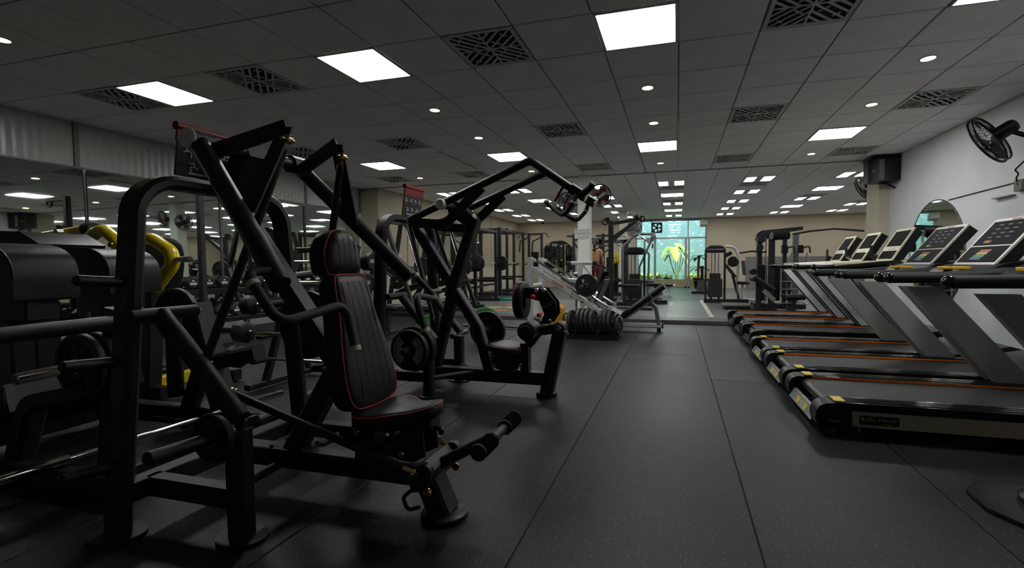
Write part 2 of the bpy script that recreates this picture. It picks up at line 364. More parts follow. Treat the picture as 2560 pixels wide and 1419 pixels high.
# ceiling: exposed bars with lay-in tiles
ce = struct('ceiling', MB().box(-7.5, 8.4, YF-.2, YB+.25, CZ+.01, CZ+.3), M_TBAR)
T = .605; AX, AY = -.3038, 3.6034; BX, BY = -.145, 10.65
fr, bk = [], []
panels = {(-8, 0), (-4, 0), (0, 0), (4, 0), (-8, 6), (-4, 6), (0, 6), (4, 6)}
vents = {(i, j) for i in (-9, -6, -2, 2) for j in (0, 4, 8)}|{(5, 4), (5, 8)}
downs = {(i, j) for i in (-8, -4, 0, 4) for j in (-2, 2, 4, 8)}
bx = [-9, -6, -3, 0, 3, 6, 9, 12]; by = [0, 3, 6, 9, 12]
bpan = {(0, 3), (0, 9), (6, 3), (6, 9), (-6, 3)}
btro = {(i, j) for i in bx for j in by}-bpan
bven = {(0, 1), (0, 5), (3, 1), (6, 5), (-6, 5), (9, 8), (-3, 1), (-9, 5)}
tiles = []
def addtile(x, y, x0, x1, y0, y1):
    a, b, c, d = max(x-T/2, x0), min(x+T/2, x1), max(y-T/2, y0), min(y+T/2, y1)
    if b-a > .03 and d-c > .03: tiles.append((a, b, c, d))
for i in range(-12, 8):
    for j in range(-13, 10):
        x, y = AX+i*T, AY+j*T
        if (i, j) in panels or (i, j) in vents: continue
        addtile(x, y, XL, XR, YF, YJ-.02)
for i in range(-12, 15):
    for j in range(-3, 15):
        x, y = BX+i*T, BY+j*.6
        if (i, j) in btro or (i, j) in bpan or (i, j) in bven: continue
        addtile(x, y, XL2, XR2, YJ+.02, YB)
def inview(a, b, c, d):
    v = V(((a+b)/2, (c+d)/2, CZ-CAMH)); dd = v.dot(_F)
    if dd < .3: return 0
    px, py = CXP+FPX*v.dot(_R2)/dd, 709.5-FPX*v.dot(_U2)/dd
    return (b-a)*(d-c)/dd**3 if -120 < px < 2680 and -120 < py < 1500 else 0
tiles.sort(key=lambda t: -inview(*t)); G = .007
rest = MB()
for k, (a, b, c, d) in enumerate(tiles):
    if k < 295 and inview(a, b, c, d) > 0: piece('ceiling_tile', ce, boxmesh('ceiling_tile', b-a-2*G, d-c-2*G, .011, M_TILE, .0025), ((a+b)/2, (c+d)/2, CZ))
    else: rest.box(a+G, b-G, c+G, d-G, CZ, CZ+.011)
rt = struct('ceiling_tiles_beyond', rest, M_TILE, ce, 0); rt['kind'] = 'stuff'
struct('ceiling_trim', MB().box(XL, XR, YJ-.03, YJ+.03, CZ-.012, CZ+.01), M_TBAR, ce)
# fixtures
def panel(x, y, label, group):
    t = thing('led_panel_light', (x, y, CZ), label, 'ceiling light', group); h = T/2-.008
    m = MB().box(x-h, x+h, y-h, y-h+.018, CZ-.006, CZ+.008).box(x-h, x+h, y+h-.018, y+h, CZ-.006, CZ+.008).box(x-h, x-h+.018, y-h+.018, y+h-.018, CZ-.006, CZ+.008).box(x+h-.018, x+h, y-h+.018, y+h-.018, CZ-.006, CZ+.008)
    obj('frame', m, M_ALU, t); q = h-.018; obj('diffuser', MB().box(x-q, x+q, y-q, y+q, CZ-.002, CZ+.006), M_LED, t); return t
L1 = 'bright square led panel set in the grey tiled ceiling'
p0 = None
for (i, j) in sorted(panels):
    x, y = AX+i*T, AY+j*T
    if p0 is None: p0 = panel(x, y, L1, 'led panels over the rubber floor')
    else: dup(p0, (x, y, CZ))
for (i, j) in sorted(bpan): dup(p0, (BX+i*T, BY+j*.6, CZ), 'bright square led panel between the twin-bay fittings')['group'] = 'led panels over the raised floor'
def troffer(x, y):
    t = thing('troffer_light', (x, y, CZ), 'ceiling fitting with two bright bays and a grey louvre between', 'ceiling light', 'twin-bay fittings over the raised floor'); h = T/2-.008
    m = MB().box(x-h, x+h, y-h, y-h+.02, CZ-.004, CZ+.008).box(x-h, x+h, y+h-.02, y+h, CZ-.004, CZ+.008).box(x-h, x-h+.02, y-h+.02, y+h-.02, CZ-.004, CZ+.008).box(x+h-.02, x+h, y-h+.02, y+h-.02, CZ-.004, CZ+.008)
    obj('housing', m, WHT, t)
    for s_ in (-1, 1): obj('light_bay', MB().box(x+s_*.175-.1, x+s_*.175+.1, y-h+.03, y+h-.03, CZ-.002, CZ+.006), M_TUBE, t)
    m = MB()
    for k in range(7): yy = y-.25+k*.083; m.box(x-.07, x+.07, yy-.006, yy+.006, CZ-.003, CZ+.006)
    m.box(x-.07, x+.07, y-h+.02, y+h-.02, CZ+.003, CZ+.008); obj('louvre', m, M_LOUV, t); return t
t0 = None
for (i, j) in sorted(btro):
    x, y = BX+i*T, BY+j*.6
    if t0 is None: t0 = troffer(x, y)
    else: dup(t0, (x, y, CZ))
def vent(x, y):
    t = thing('air_vent', (x, y, CZ), 'square ceiling vent with cut-out star fretwork', 'vent', 'fretwork vents in the ceiling'); h = T/2-.01; z0, z1 = CZ-.003, CZ+.007
    m = MB().box(x-h, x+h, y-h, y-h+.03, z0, z1).box(x-h, x+h, y+h-.03, y+h, z0, z1).box(x-h, x-h+.03, y-h+.03, y+h-.03, z0, z1).box(x+h-.03, x+h, y-h+.03, y+h-.03, z0, z1)
    obj('frame', m, M_VENT, t); m = MB(); q = h-.025
    def seg(x0, y0, x1, y1, w_=.017): m.bar([(x+x0*q, y+y0*q, CZ+.002), (x+x1*q, y+y1*q, CZ+.002)], w_, .009)
    for s_ in (-1, 1):
        seg(0, 0, s_, 1); seg(0, 0, s_, -1); seg(0, 0, s_, 0); seg(0, 0, 0, s_)
    for sx in (-1, 1):
        for sy in (-1, 1):
            seg(sx*.33, 0, sx, sy*.66, .021); seg(0, sy*.33, sx*.66, sy, .021); seg(sx*.62, 0, sx, sy*.36, .021); seg(0, sy*.62, sx*.36, sy, .021)
            seg(sx*.2, sy*.42, sx*.42, sy*.2, .016); seg(sx*.62, sy*.78, sx*.78, sy*.62, .016)
    obj('fretwork', m, M_VENT, t); obj('backing', MB().box(x-h, x+h, y-h, y+h, CZ+.0085, CZ+.0095), M_DARK, t); return t
v0 = None
for (i, j, X0, Y0, P) in [(i, j, AX, AY, T) for i, j in sorted(vents)]+[(i, j, BX, BY, .6) for i, j in sorted(bven)]:
    x, y = X0+i*T, Y0+j*P
    if v0 is None: v0 = vent(x, y)
    else: dup(v0, (x, y, CZ))
def downlight(x, y):
    t = thing('downlight', (x, y, CZ), 'small round warm downlight in the tiled ceiling', 'ceiling light', 'warm downlights')
    obj('ring', MB().lathe((x, y, CZ-.006), (0, 0, 1), [(0, .055), (0, .068), (.005, .072), (.006, .072), (.006, .055), (0, .055)], 24, False), WHT, t)
    obj('lamp_face', MB().lathe((x, y, CZ-.004), (0, 0, 1), [(0, .054), (.003, .054)], 24), M_WARM, t); return t
d0 = None
for (i, j) in sorted(downs):
    x, y = AX+i*T, AY+j*T
    if d0 is None: d0 = downlight(x, y)
    else: dup(d0, (x, y, CZ))
# thin bright trunking strips in the ceiling
for (x, y0, y1) in ((.005, 5.8, 9.2), (-.62, 7.6, 9.2), (-.46, 9.3, 18.8), (.16, 9.3, 18.8)):
    struct('trim_1', MB().box(x-.012, x+.012, y0, y1, CZ-.006, CZ+.004), mat('pale_trim', (.66, .68, .60), .4), ce)
struct('trim_2', MB().box(-1.05, -1.03, 14, 18.9, CZ-.006, CZ+.004).box(.74, .76, 14, 18.9, CZ-.006, CZ+.004), mat('pale_trim', (.66, .68, .60), .4), ce)
struct('ceiling_conduit', MB().tube([(-3.64, 6.56, CZ-.012), (-3.62, 7.9, CZ-.012)], .012, 8), M_ALU, ce)
# pillars
def pillar(x, y, w_):
    return struct('pillar', MB().box(x-w_/2, x+w_/2, y-w_/2, y+w_/2, ST, CZ, .012), mat('pillar_white', (.88, .89, .86), .65, var=.05, scale=3, spec=.2))
pl1 = pillar(-1.845, 9.25, .25); pl2 = pillar(-1.80, 15.85, .26)
def sign(x, y, z0):
    t = thing('notice_sign', (x, y, z0), 'white laminated notice with three printed lines fixed to the front pillar', 'sign')
    obj('board', MB().box(x-.165, x+.165, y-.006, y, z0, z0+.2), mat('laminated_paper', (.80, .80, .79), .35), t)
    INK = mat('dark_ink', (.12, .12, .13), .6)
    def width(q, size):
        cu = bpy.data.curves.new('w', 'FONT'); cu.body = q; cu.size = size; o = bpy.data.objects.new('w', cu); col.objects.link(o)
        bpy.context.view_layer.update(); w_ = o.dimensions.x; bpy.data.objects.remove(o); return w_
    def line(q, size, z_, marks=()):
        text('lettering', q, size, INK, t, (x, y-.0065, z_), (1, 0, 0), (0, 0, 1)); W_ = width(q, size)
        for i, kind in marks:      # accents that the font lacks: dot below, horn
            cx = x-W_/2+(width(q[:i+1], size)-width(q[i], size)*.5); m = MB()
            if kind == 'dot': m.cyl((cx, y-.0065, z_-size*.46), (cx, y-.0075, z_-size*.46), size*.06, 10)
            else: m.prism([(cx+size*.24, y-.0065, z_+size*.22), (cx+size*.36, y-.0065, z_+size*.28), (cx+size*.38, y-.0065, z_+size*.42), (cx+size*.31, y-.0065, z_+size*.42), (cx+size*.30, y-.0065, z_+size*.34)], (0, -.001, 0))
            obj('accent', m, INK, t)
    line('QU\u00dd KH\u00c1CH VUI L\u00d2NG', .027, z0+.16); line('TH\u00c1O B\u00d3T TA', .046, z0+.10, ((6, 'horn'), (10, 'dot'))); line('SAU KHI T\u00c2P XONG', .027, z0+.035, ((9, 'dot'),))
sign(-1.865, 9.118, 1.56)
CAPM = mat('turned_aluminium', (.92, .92, .89), .45, 0.)
# ---------------- plate loaded machines with the arched frame ----------------
def flange(b, x, y, rx=.092, ry=.092, z=0.):
    pts = [(x+rx*math.cos(2*PI*k/28), y+ry*math.sin(2*PI*k/28)) for k in range(28)]
    b.prism([(p[0], p[1], z) for p in pts], (0, 0, .014)); return b
def bolt(parent, p, ax, r=.016, m=CHR, l=.014):
    return obj('bolt', MB().lathe(p, ax, [(0, r), (l*.6, r), (l, r*.75), (l, r*.45), (l*.6, r*.4)], 14), m, parent)
def rodend(b, p, ax=(0, 1, 0)):
    p = V(p); a = V(ax).normalized(); b.lathe(p-a*.014, a, [(0, .010), (.004, .019), (.024, .019), (.028, .010)], 14); b.cyl(p-a*.03, p+a*.03, .008, 10); return b
def plate(parent, c, ax, R, th, m=IRON, hub=.028, rim=None, cut=True):
    """weight plate with raised rim, hub and web; a part of parent or built free"""
    ax = V(ax).normalized(); c = V(c); h = th/2
    pr = [(-h, hub), (-h, hub+.022), (-h*.55, hub+.026), (-h*.55, R*.80), (-h, R*.84), (-h, R*.97), (-h*.7, R), (h*.7, R), (h, R*.97), (h, R*.84), (h*.55, R*.80), (h*.55, hub+.026), (h, hub+.022), (h, hub), (-h, hub)]
    return MB().lathe(c, ax, pr, 32, False)
def weight_plate(c, ax, R, th, label, group=None, m=IRON, deco=None):
    c = V(c); ax = V(ax).normalized(); t = thing('weight_plate', c-V((0, 0, R)), label, 'weight plate', group)
    obj('disc', plate(None, c, ax, R, th, m), m, t)
    obj('bushing', MB().lathe(c, ax, [(-th/2-.002, .026), (-th/2-.002, .034), (th/2+.002, .034), (th/2+.002, .026), (-th/2-.002, .026)], 20, False), STEEL, t)
    u = V((0, 0, 1)).cross(ax).normalized(); w_ = V((0, 0, 1)); fa = ax if ax.dot(V((0, 0, CAMH))-c) > 0 else -ax
    for k in range(3):
        a = 2*PI*k/3+.5; d = u*math.cos(a)+w_*math.sin(a); e = -u*math.sin(a)+w_*math.cos(a); q = c+fa*(th/2+.0005)
        pts = [q+d*R*.45-e*R*.16, q+d*R*.45+e*R*.16, q+d*R*.72+e*R*.24, q+d*R*.72-e*R*.24]
        obj('grip_slot', MB().prism(pts, fa*.001), mat('slot_dark', (.03, .03, .03), .8), t)
        if deco: obj('print', MB().lathe(q+(u*math.cos(a+1.05)+w_*math.sin(a+1.05))*R*.62, fa, [(0, R*.1), (.001, R*.1)], 16), deco, t)
    return t
def arch(t, x, yc, d0, d1, ztop, name='arch_frame'):
    b = MB(); P = [(x, yc-d0, .012), (x, yc-d1, ztop), (x, yc+d1, ztop), (x, yc+d0, .012)]
    b.bar(P, .10, .056, up=(0, -1, 0), fil=.16, c=.016, fn=8); o = obj(name, b, BLK, t)
    f = MB(); flange(f, x, yc-d0, .10, .075); flange(f, x, yc+d0, .10, .075); return o
def guide_board(t, x, y0, y1, z0, z1, rows):
    """exercise chart on top of the arch with a rolled red header"""
    lean = .05*(z1-z0)/.3
    def P(y, z): return V((x+lean*(z-z0)/(z1-z0), y, z))
    zr = z0+(z1-z0)*.70
    o = obj('guide_board', MB().prism([P(y0, z0), P(y1, z0), P(y1, zr), P(y0, zr)], (-.008, 0, 0)), mat('chart_dark', (.14, .145, .16), .45), t)
    hd = MB().prism([P(y0-.004, zr), P(y1+.004, zr), P(y1+.004, z1), P(y0-.004, z1)], (-.010, 0, 0))
    hd.lathe(P(y0-.006, z1)+V((-.012, 0, -.002)), (0, 1, 0), [(0, .018), (y1-y0+.012, .018)], 16)
    obj('header', hd, RED, o)
    n = 0; nx = rows[0]
    for r, k in enumerate(rows):
        for i in range(k):
            cy = y0+(y1-y0)*(i+.5)/max(k, nx)+(.0 if r == 0 else (y1-y0)*.12); cz = zr-(zr-z0)*(.28+.42*r); s_ = (y1-y0)*.085
            c = P(cy, cz)+V((.0015, 0, 0)); m = MB(); sgn = random.choice((-1, 1))
            def L(*pts): m.tube([c+V((0, p[0]*s_*sgn, p[1]*s_)) for p in pts], s_*.16, 6)
            L((0, 1.2), (0, 1.45)); L((0, 1), (-.2, .1)); L((-.2, .1), (.7, 0), (.6, -1)); L((0, .9), (.5, .6), (1, .9)); L((-.2, .1), (-.9, -.2))
            obj('pictogram', m, WHT, o)
    obj('caption', MB().box(x+.004, x+.006, y0+(y1-y0)*.2, y0+(y1-y0)*.8, z0+.012, z0+.020), WHT, o)
    return o
def mirrored(f, yc):
    for s_ in (-1, 1): f(s_, yc)
def shoulder_press():
    yc = 1.68; t = thing('chest_press_machine', (-1.5, yc, 0), 'black plate-loaded press machine with tall red-piped leather backrest and two bent handles', 'gym machine')
    X0 = -2.10
    arch(t, X0, yc, .455, .345, 1.405)
    for s_ in (-1, 1): obj('foot_flange', flange(MB(), X0, yc+s_*.455, .105, .08), BLK, t)
    # base
    b = MB().box(X0-.03, X0+.055, yc-.43, yc+.43, .125, .20, .005); obj('cross_beam', b, BLK, t)
    b = MB().box(X0, -.99, yc-.04, yc+.04, .125, .213, .006); obj('base_beam', b, BLK, t)
    for s_ in (-1, 1):
        y = yc+s_*.345
        obj('side_rail', MB().box(X0+.02, -1.60, y-.03, y+.03, .122, .20, .005), BLK, t)
        p = obj('post', MB().bar([(-1.612, y, .012), (-1.612, y, .43)], .07, .085, up=(1, 0, 0), c=.014), BLK, t)
        f = MB(); flange(f, -1.612, y, .10, .075); obj('foot_flange', f, BLK, p)
        obj('tie_tube', MB().cyl((-1.72, y, .15), (-1.72, yc, .16), .02), BLK, t)
    f = MB().bar([(-1.03, yc, .22), (-.935, yc, .012)], .105, .10, up=(1, 0, 0), c=.012); o = obj('front_leg', f, BLK, t)
    f = MB(); f.lathe((-.935, yc, 0), (0, 0, 1), [(0, .098), (.02, .098), (.026, .09)], 32); obj('foot_flange', f, BLK2, o)
    # spine and strut
    obj('spine', MB().bar([(-2.07, yc, 1.43), (-1.50, yc, .685), (-1.285, yc, .40)], .085, .075, up=(0, 0, 1), c=.01), BLK, t)
    obj('strut', MB().bar([(-1.70, yc, .20), (-1.46, yc, .575)], .08, .085, up=(-1, 0, .5), c=.01), BLK, t)
    m = MB().box(-1.80, -1.60, yc-.06, yc+.06, .213, .222); obj('mount_plate', m, BLK2, t)
    for x in (-1.785, -1.615):
        for y in (-.045, .045): bolt(t, (x, yc+y, .222), (0, 0, 1), .010, BLK2, .01)
    guide_board(t, -2.05, 1.455, 1.705, 1.435, 1.64, (3, 2))
    # pivot shaft
    zp, xp = 1.56, -1.885
    obj('pivot_shaft', MB().cyl((xp, yc-.235, zp), (xp, yc+.235, zp), .030, 18), BLK, t)
    obj('pivot_mount', MB().prism([(-2.06, yc-.05, 1.40), (-1.99, yc-.05, 1.36), (xp+.04, yc-.05, zp-.02), (xp+.02, yc-.05, zp+.04), (xp-.04, yc-.05, zp+.03)], (0, .10, 0)), BLK, t)
    for s_ in (-1, 1):
        P = V((xp, yc+s_*.25, zp)); E_ = V((-1.335, yc+s_*.40, .985)); d = (E_-P).normalized()
        lv = obj('lever_arm', MB().tube([P-d*.02, E_], .036, 22), BLK, t)
        obj('end_hole', MB().lathe(E_+d*.0005, d, [(0, .031), (.0015, .031)], 20), mat('slot_dark', (.03, .03, .03), .8), lv)
        obj('pivot_sleeve', MB().cyl(P-V((0, s_*.045, 0)), P+V((0, s_*.035, 0)), .043, 28), BLK, lv); obj('pivot_cap', MB().lathe(P+V((0, s_*.035, 0)), (0, s_, 0), [(0, .042), (.006, .041), (.009, .034), (.009, .010), (.005, .009)], 28), CAPM, lv)
        # V plate with ball joint
        ap = V((-1.545, yc+s_*.182, 1.615)); q1 = P+d*.06; q2 = P+d*.43; o = V((0, -s_*.035, 0)); n = V((0, -s_*.010, 0))
        def pl(a, b, w0, w1):
            dd = (b-a).normalized(); nn = dd.cross(V((0, 1, 0))).normalized()
            return [a+nn*w0, b+nn*w1, b-nn*w1, a-nn*w0]
        obj('bracket_plate', MB().prism([p+o for p in pl(q1, ap, .032, .032)], n), BLK, lv); obj('bracket_plate', MB().prism([p+o-n*.02 for p in pl(q2, ap, .036, .032)], n), BLK, lv)
        bj = V((-1.53, yc+s_*.155, 1.56)); lo = V((-1.83, yc+s_*.30, .655))
        obj('ball_joint', rodend(MB().ball(bj, .017), bj).tube([bj, bj+(lo-bj).normalized()*.05], .010, 8), BRASS, lv); obj('lower_joint', rodend(MB(), lo), BRASS, lv)
        obj('push_rod', MB().tube([bj+(lo-bj).normalized()*.04, lo-(lo-bj).normalized()*.03], .0165, 12), BLK, t)
        # handle
        H = [(-1.36, yc+s_*.40, 1.03), (-1.39, yc+s_*.475, 1.03), (-1.355, yc+s_*.485, .985), (-1.235, yc+s_*.505, .862), (-1.205, yc+s_*.235, .905), (-1.16, yc+s_*.245, .735)]
        h = obj('handle', MB().tube(H, .0165, 14, fil=.045, fn=7), GRIP, t)
        for a, b2 in ((2, 3), (5, 4)):
            p = V(H[a]); e = (V(H[b2])-p).normalized(); obj('collar', MB().lathe(p-e*(.012 if a == 2 else .004), e, [(0, .017), (0, .0215), (.018, .0215), (.018, .017)], 18), CREAM, h)
        # lower lever
        A_ = V((-2.04, yc+s_*.31, .855)); B_ = V((-1.60, yc+s_*.345, .47)); d2 = (B_-A_).normalized()
        obj('lever_shaft', MB().cyl((A_.x, yc+s_*.42, A_.z), (A_.x, yc+s_*.17, A_.z), .026, 16), BLK, t)
        obj('lever_shaft_cap', MB().cyl((A_.x, yc+s_*.172, A_.z), (A_.x, yc+s_*.162, A_.z), .022, 16), CHR, t)
        l2 = obj('lower_lever', MB().tube([A_, B_], .034, 20), BLK, t)
        obj('loading_horn', MB().cyl((-1.655, yc+s_*.33, .41), (-1.655, yc+s_*.63, .425), .0245, 18, .004), BLK, l2)
        obj('horn_stub', MB().cyl((-1.62, yc+s_*.34, .43), (-1.62, yc+s_*.255, .43), .026, 16, .008), BLK, l2)
        p = A_+d2*.26+V((0, -s_*.02, -.055)); ln = MB(); rodend(ln, p); ln.tube([p, p+V((.05, 0, -.035))], .012, 10); obj('link_joint', ln, BRASS, l2)
        st = p+V((.03, s_*.016, -.02)); obj('brand_sticker', MB().prism([st, st+d2*.09, st+d2*.09+V((.012, 0, .014)), st+V((.012, 0, .014))], (0, s_*.002, 0)), mat('sticker_red', (.62, .30, .30), .5), l2)
        R0 = V((-1.74, yc+s_*.27, .54)); R1 = V((-.99, yc+s_*.135, .235)); e = (R1-R0).normalized()
        obj('long_rod', MB().tube([R0, R1-e*.05], .0155, 12), BLK, t)
        j = rodend(MB(), R1).tube([R1-e*.055, R1-e*.005], .011, 8); obj('rod_joint', j, BRASS, t); obj('rod_joint', rodend(MB(), R0), BRASS, t)
        obj('plate_holder', MB().cyl((X0, yc+s_*.44, .68), (X0, yc+s_*.60, .695), .021, 14, .006), BLK, t)
        for z_, l_ in ((.985, .17), (.28, .17)): obj('plate_holder', MB().cyl((X0, yc+s_*(.45 if z_ < .5 else .38), z_), (X0, yc+s_*(.45+l_ if z_ < .5 else .38+l_), z_+.015), .021, 14, .006), BLK, t)
    # seat carriage
    for s_ in (-1, 1):
        y = yc+s_*.048; n = (0, s_*.008, 0)
        obj('carriage_plate', MB().prism([(-1.33, y, .21), (-1.27, y, .21), (-1.25, y, .30), (-1.25, y, .405), (-1.31, y, .405)], n), BLK, t)
        obj('carriage_plate', MB().prism([(-1.16, y, .40), (-1.0, y, .37), (-.99, y, .265), (-1.05, y, .235), (-1.12, y, .24), (-1.15, y, .27)], n), BLK, t)
        obj('carriage_link', MB().bar([(-1.30, y, .375), (-1.08, y, .36)], .012, .04), BLK, t); obj('carriage_link', MB().bar([(-1.30, y, .27), (-1.08, y, .265)], .012, .045), BLK, t)
        for (x, z_) in ((-1.31, .345), (-1.115, .36), (-1.095, .27)): bolt(t, (x, y+s_*.012, z_), (0, s_, 0), .017)
    obj('carriage_post', MB().box(-1.32, -1.24, yc-.04, yc+.04, .213, .40, .005), BLK, t)
    obj('seat_mount', MB().box(-1.19, -.97, yc-.04, yc+.04, .365, .415, .005), BLK, t)
    obj('adjust_lever', MB().tube([(-1.05, yc, .37), (-.93, yc-.02, .375), (-.90, yc-.08, .385)], .011, 10, fil=.03), BLK2, t)
    # pads
    def with_piping(name, pts, O, A, B, N, T_, dome, bend=None, lines=()):
        m, pp = pad(pts, O, A, B, N, T_, dome, bend); o = obj(name, m, LEA, t, 60)
        obj('piping', MB().tube(pp, .0038, 6, closed=True, up=N), REDP, o)
        O, A, B, N = V(O), V(A).normalized(), V(B).normalized(), V(N).normalized()
        for (off, a0, a1, k) in lines:
            am = sum(p[0] for p in pts)/len(pts); q = []
            for i in range(13):
                a_ = a0+(a1-a0)*i/12; b_ = off*(1+k*(1-i/12)); hw = max([abs(p[1]) for p in pts if abs(p[0]-a_) < .05]+[.05])
                ha = max(p[0] for p in pts)-am if a_ > am else am-min(p[0] for p in pts); sc = max(abs(a_-am)/ha, abs(b_)/hw)
                tb_ = [(0, 1), (.35, 1), (.65, .85), (.88, .45), (.975, 0), (1.2, 0)]
                for (s0, h0), (s1, h1) in zip(tb_, tb_[1:]):
                    if s0 <= sc <= s1: hh = h0+(h1-h0)*(sc-s0)/(s1-s0); break
                q.append(O+A*a_+B*b_+N*(T_+dome*hh-.0006))
            obj('stitched_seam', MB().tube(q, .0016, 5), mat('seam_dark', (.03, .03, .03), .7), o)
        return o
    b0 = V((-1.245, yc, .455)); b1 = V((-1.372, yc, 1.005)); A = (b1-b0).normalized(); N = A.cross(V((0, 1, 0))); N = N if N.x > 0 else -N; L = (b1-b0).length
    out = smoothpoly([(0.02, -.135), (0, -.06), (0, .06), (.02, .135), (.10, .158), (.25, .142), (.40, .112), (L-.06, .104), (L, .085), (L+.004, 0), (L, -.085), (L-.06, -.104), (.40, -.112), (.25, -.142), (.10, -.158)], 4)
    with_piping('backrest', out, b0-N*.095, A, (0, 1, 0), N, .095, .016, None, [(k, .05, L-.03, .28) for k in (-.075, -.037, 0, .037, .075)])
    b0 = V((-1.40, yc, 1.012)); A = V((-.10, 0, 1)).normalized(); N = V((1, 0, .10)).normalized()
    out = smoothpoly([(.0, -.088), (-.004, 0), (0, .088), (.04, .105), (.09, .106), (.14, .085), (.18, .05), (.193, 0), (.18, -.05), (.14, -.085), (.09, -.106), (.04, -.105)], 4)
    with_piping('headrest', out, b0-N*.085, A, (0, 1, 0), N, .085, .026, None, [(k, .02, .165, 0) for k in (-.05, -.017, .017, .05)])
    sh = [(.0, .12), (.05, .165), (.11, .152), (.17, .105), (.24, .082), (.30, .064)]
    out = smoothpoly([(-.012, 0)]+sh+[(.325, 0)]+[(p, -q) for p, q in sh[::-1]], 4)
    with_piping('seat', out, (-1.262, yc, .372), (.975, 0, .17), (0, 1, 0), (-.17, 0, .975), .055, .012, lambda a, b: .012*math.cos(a*14))
    # front bracket and foot bar
    obj('pivot_bracket', MB().prism([(-1.04, yc-.11, .20), (-.97, yc-.11, .265), (-.93, yc-.11, .23), (-.965, yc-.11, .15), (-1.02, yc-.11, .14)], (0, .22, 0)), BLK, t)
    for s_ in (-1, 1):
        bolt(t, (-.945, yc+s_*.115, .155), (0, s_, 0), .018, BRASS)
        obj('cam_disc', MB().cyl((-.955, yc+s_*.10, .235), (-.955, yc+s_*.135, .235), .035, 20, .004), BLK, t)
    obj('stop_handle', MB().tube([(-1.02, yc-.118, .15), (-1.055, yc-.118, .12), (-1.035, yc-.118, .07), (-.98, yc-.118, .09)], .008, 8, fil=.02), BLK, t)
    a = obj('foot_bar_arm', MB().tube([(-.985, yc, .20), (-.69, yc, .37)], .024, 16), BLK, t)
    obj('foot_bar', MB().cyl((-.69, yc-.19, .37), (-.69, yc+.19, .37), .0185, 16), BLK, t)
    for s_ in (-1, 1):
        pr = [(0, .020), (.004, .031)]
        for k in range(9): pr += [(.012+k*.0125, .0325), (.016+k*.0125, .0265), (.0205+k*.0125, .0265)]
        pr += [(.128, .0325), (.134, .030), (.136, .02)]
        obj('ribbed_grip', MB().lathe((-.69, yc+s_*.20, .37), (0, -s_, 0), pr, 20), GRIP, t)
    return t
shoulder_press()
weight_plate((-1.655, 1.27, .413), (0, 1, 0), .092, .026, 'small black weight plate on the front lever horn of the press machine', None, IRON, REDPR)
weight_plate((-2.10, 2.20, .70), (0, 1, 0), .20, .035, 'large black weight plate with dark red print on the far holder of the press machine', None, IRON, REDPR)

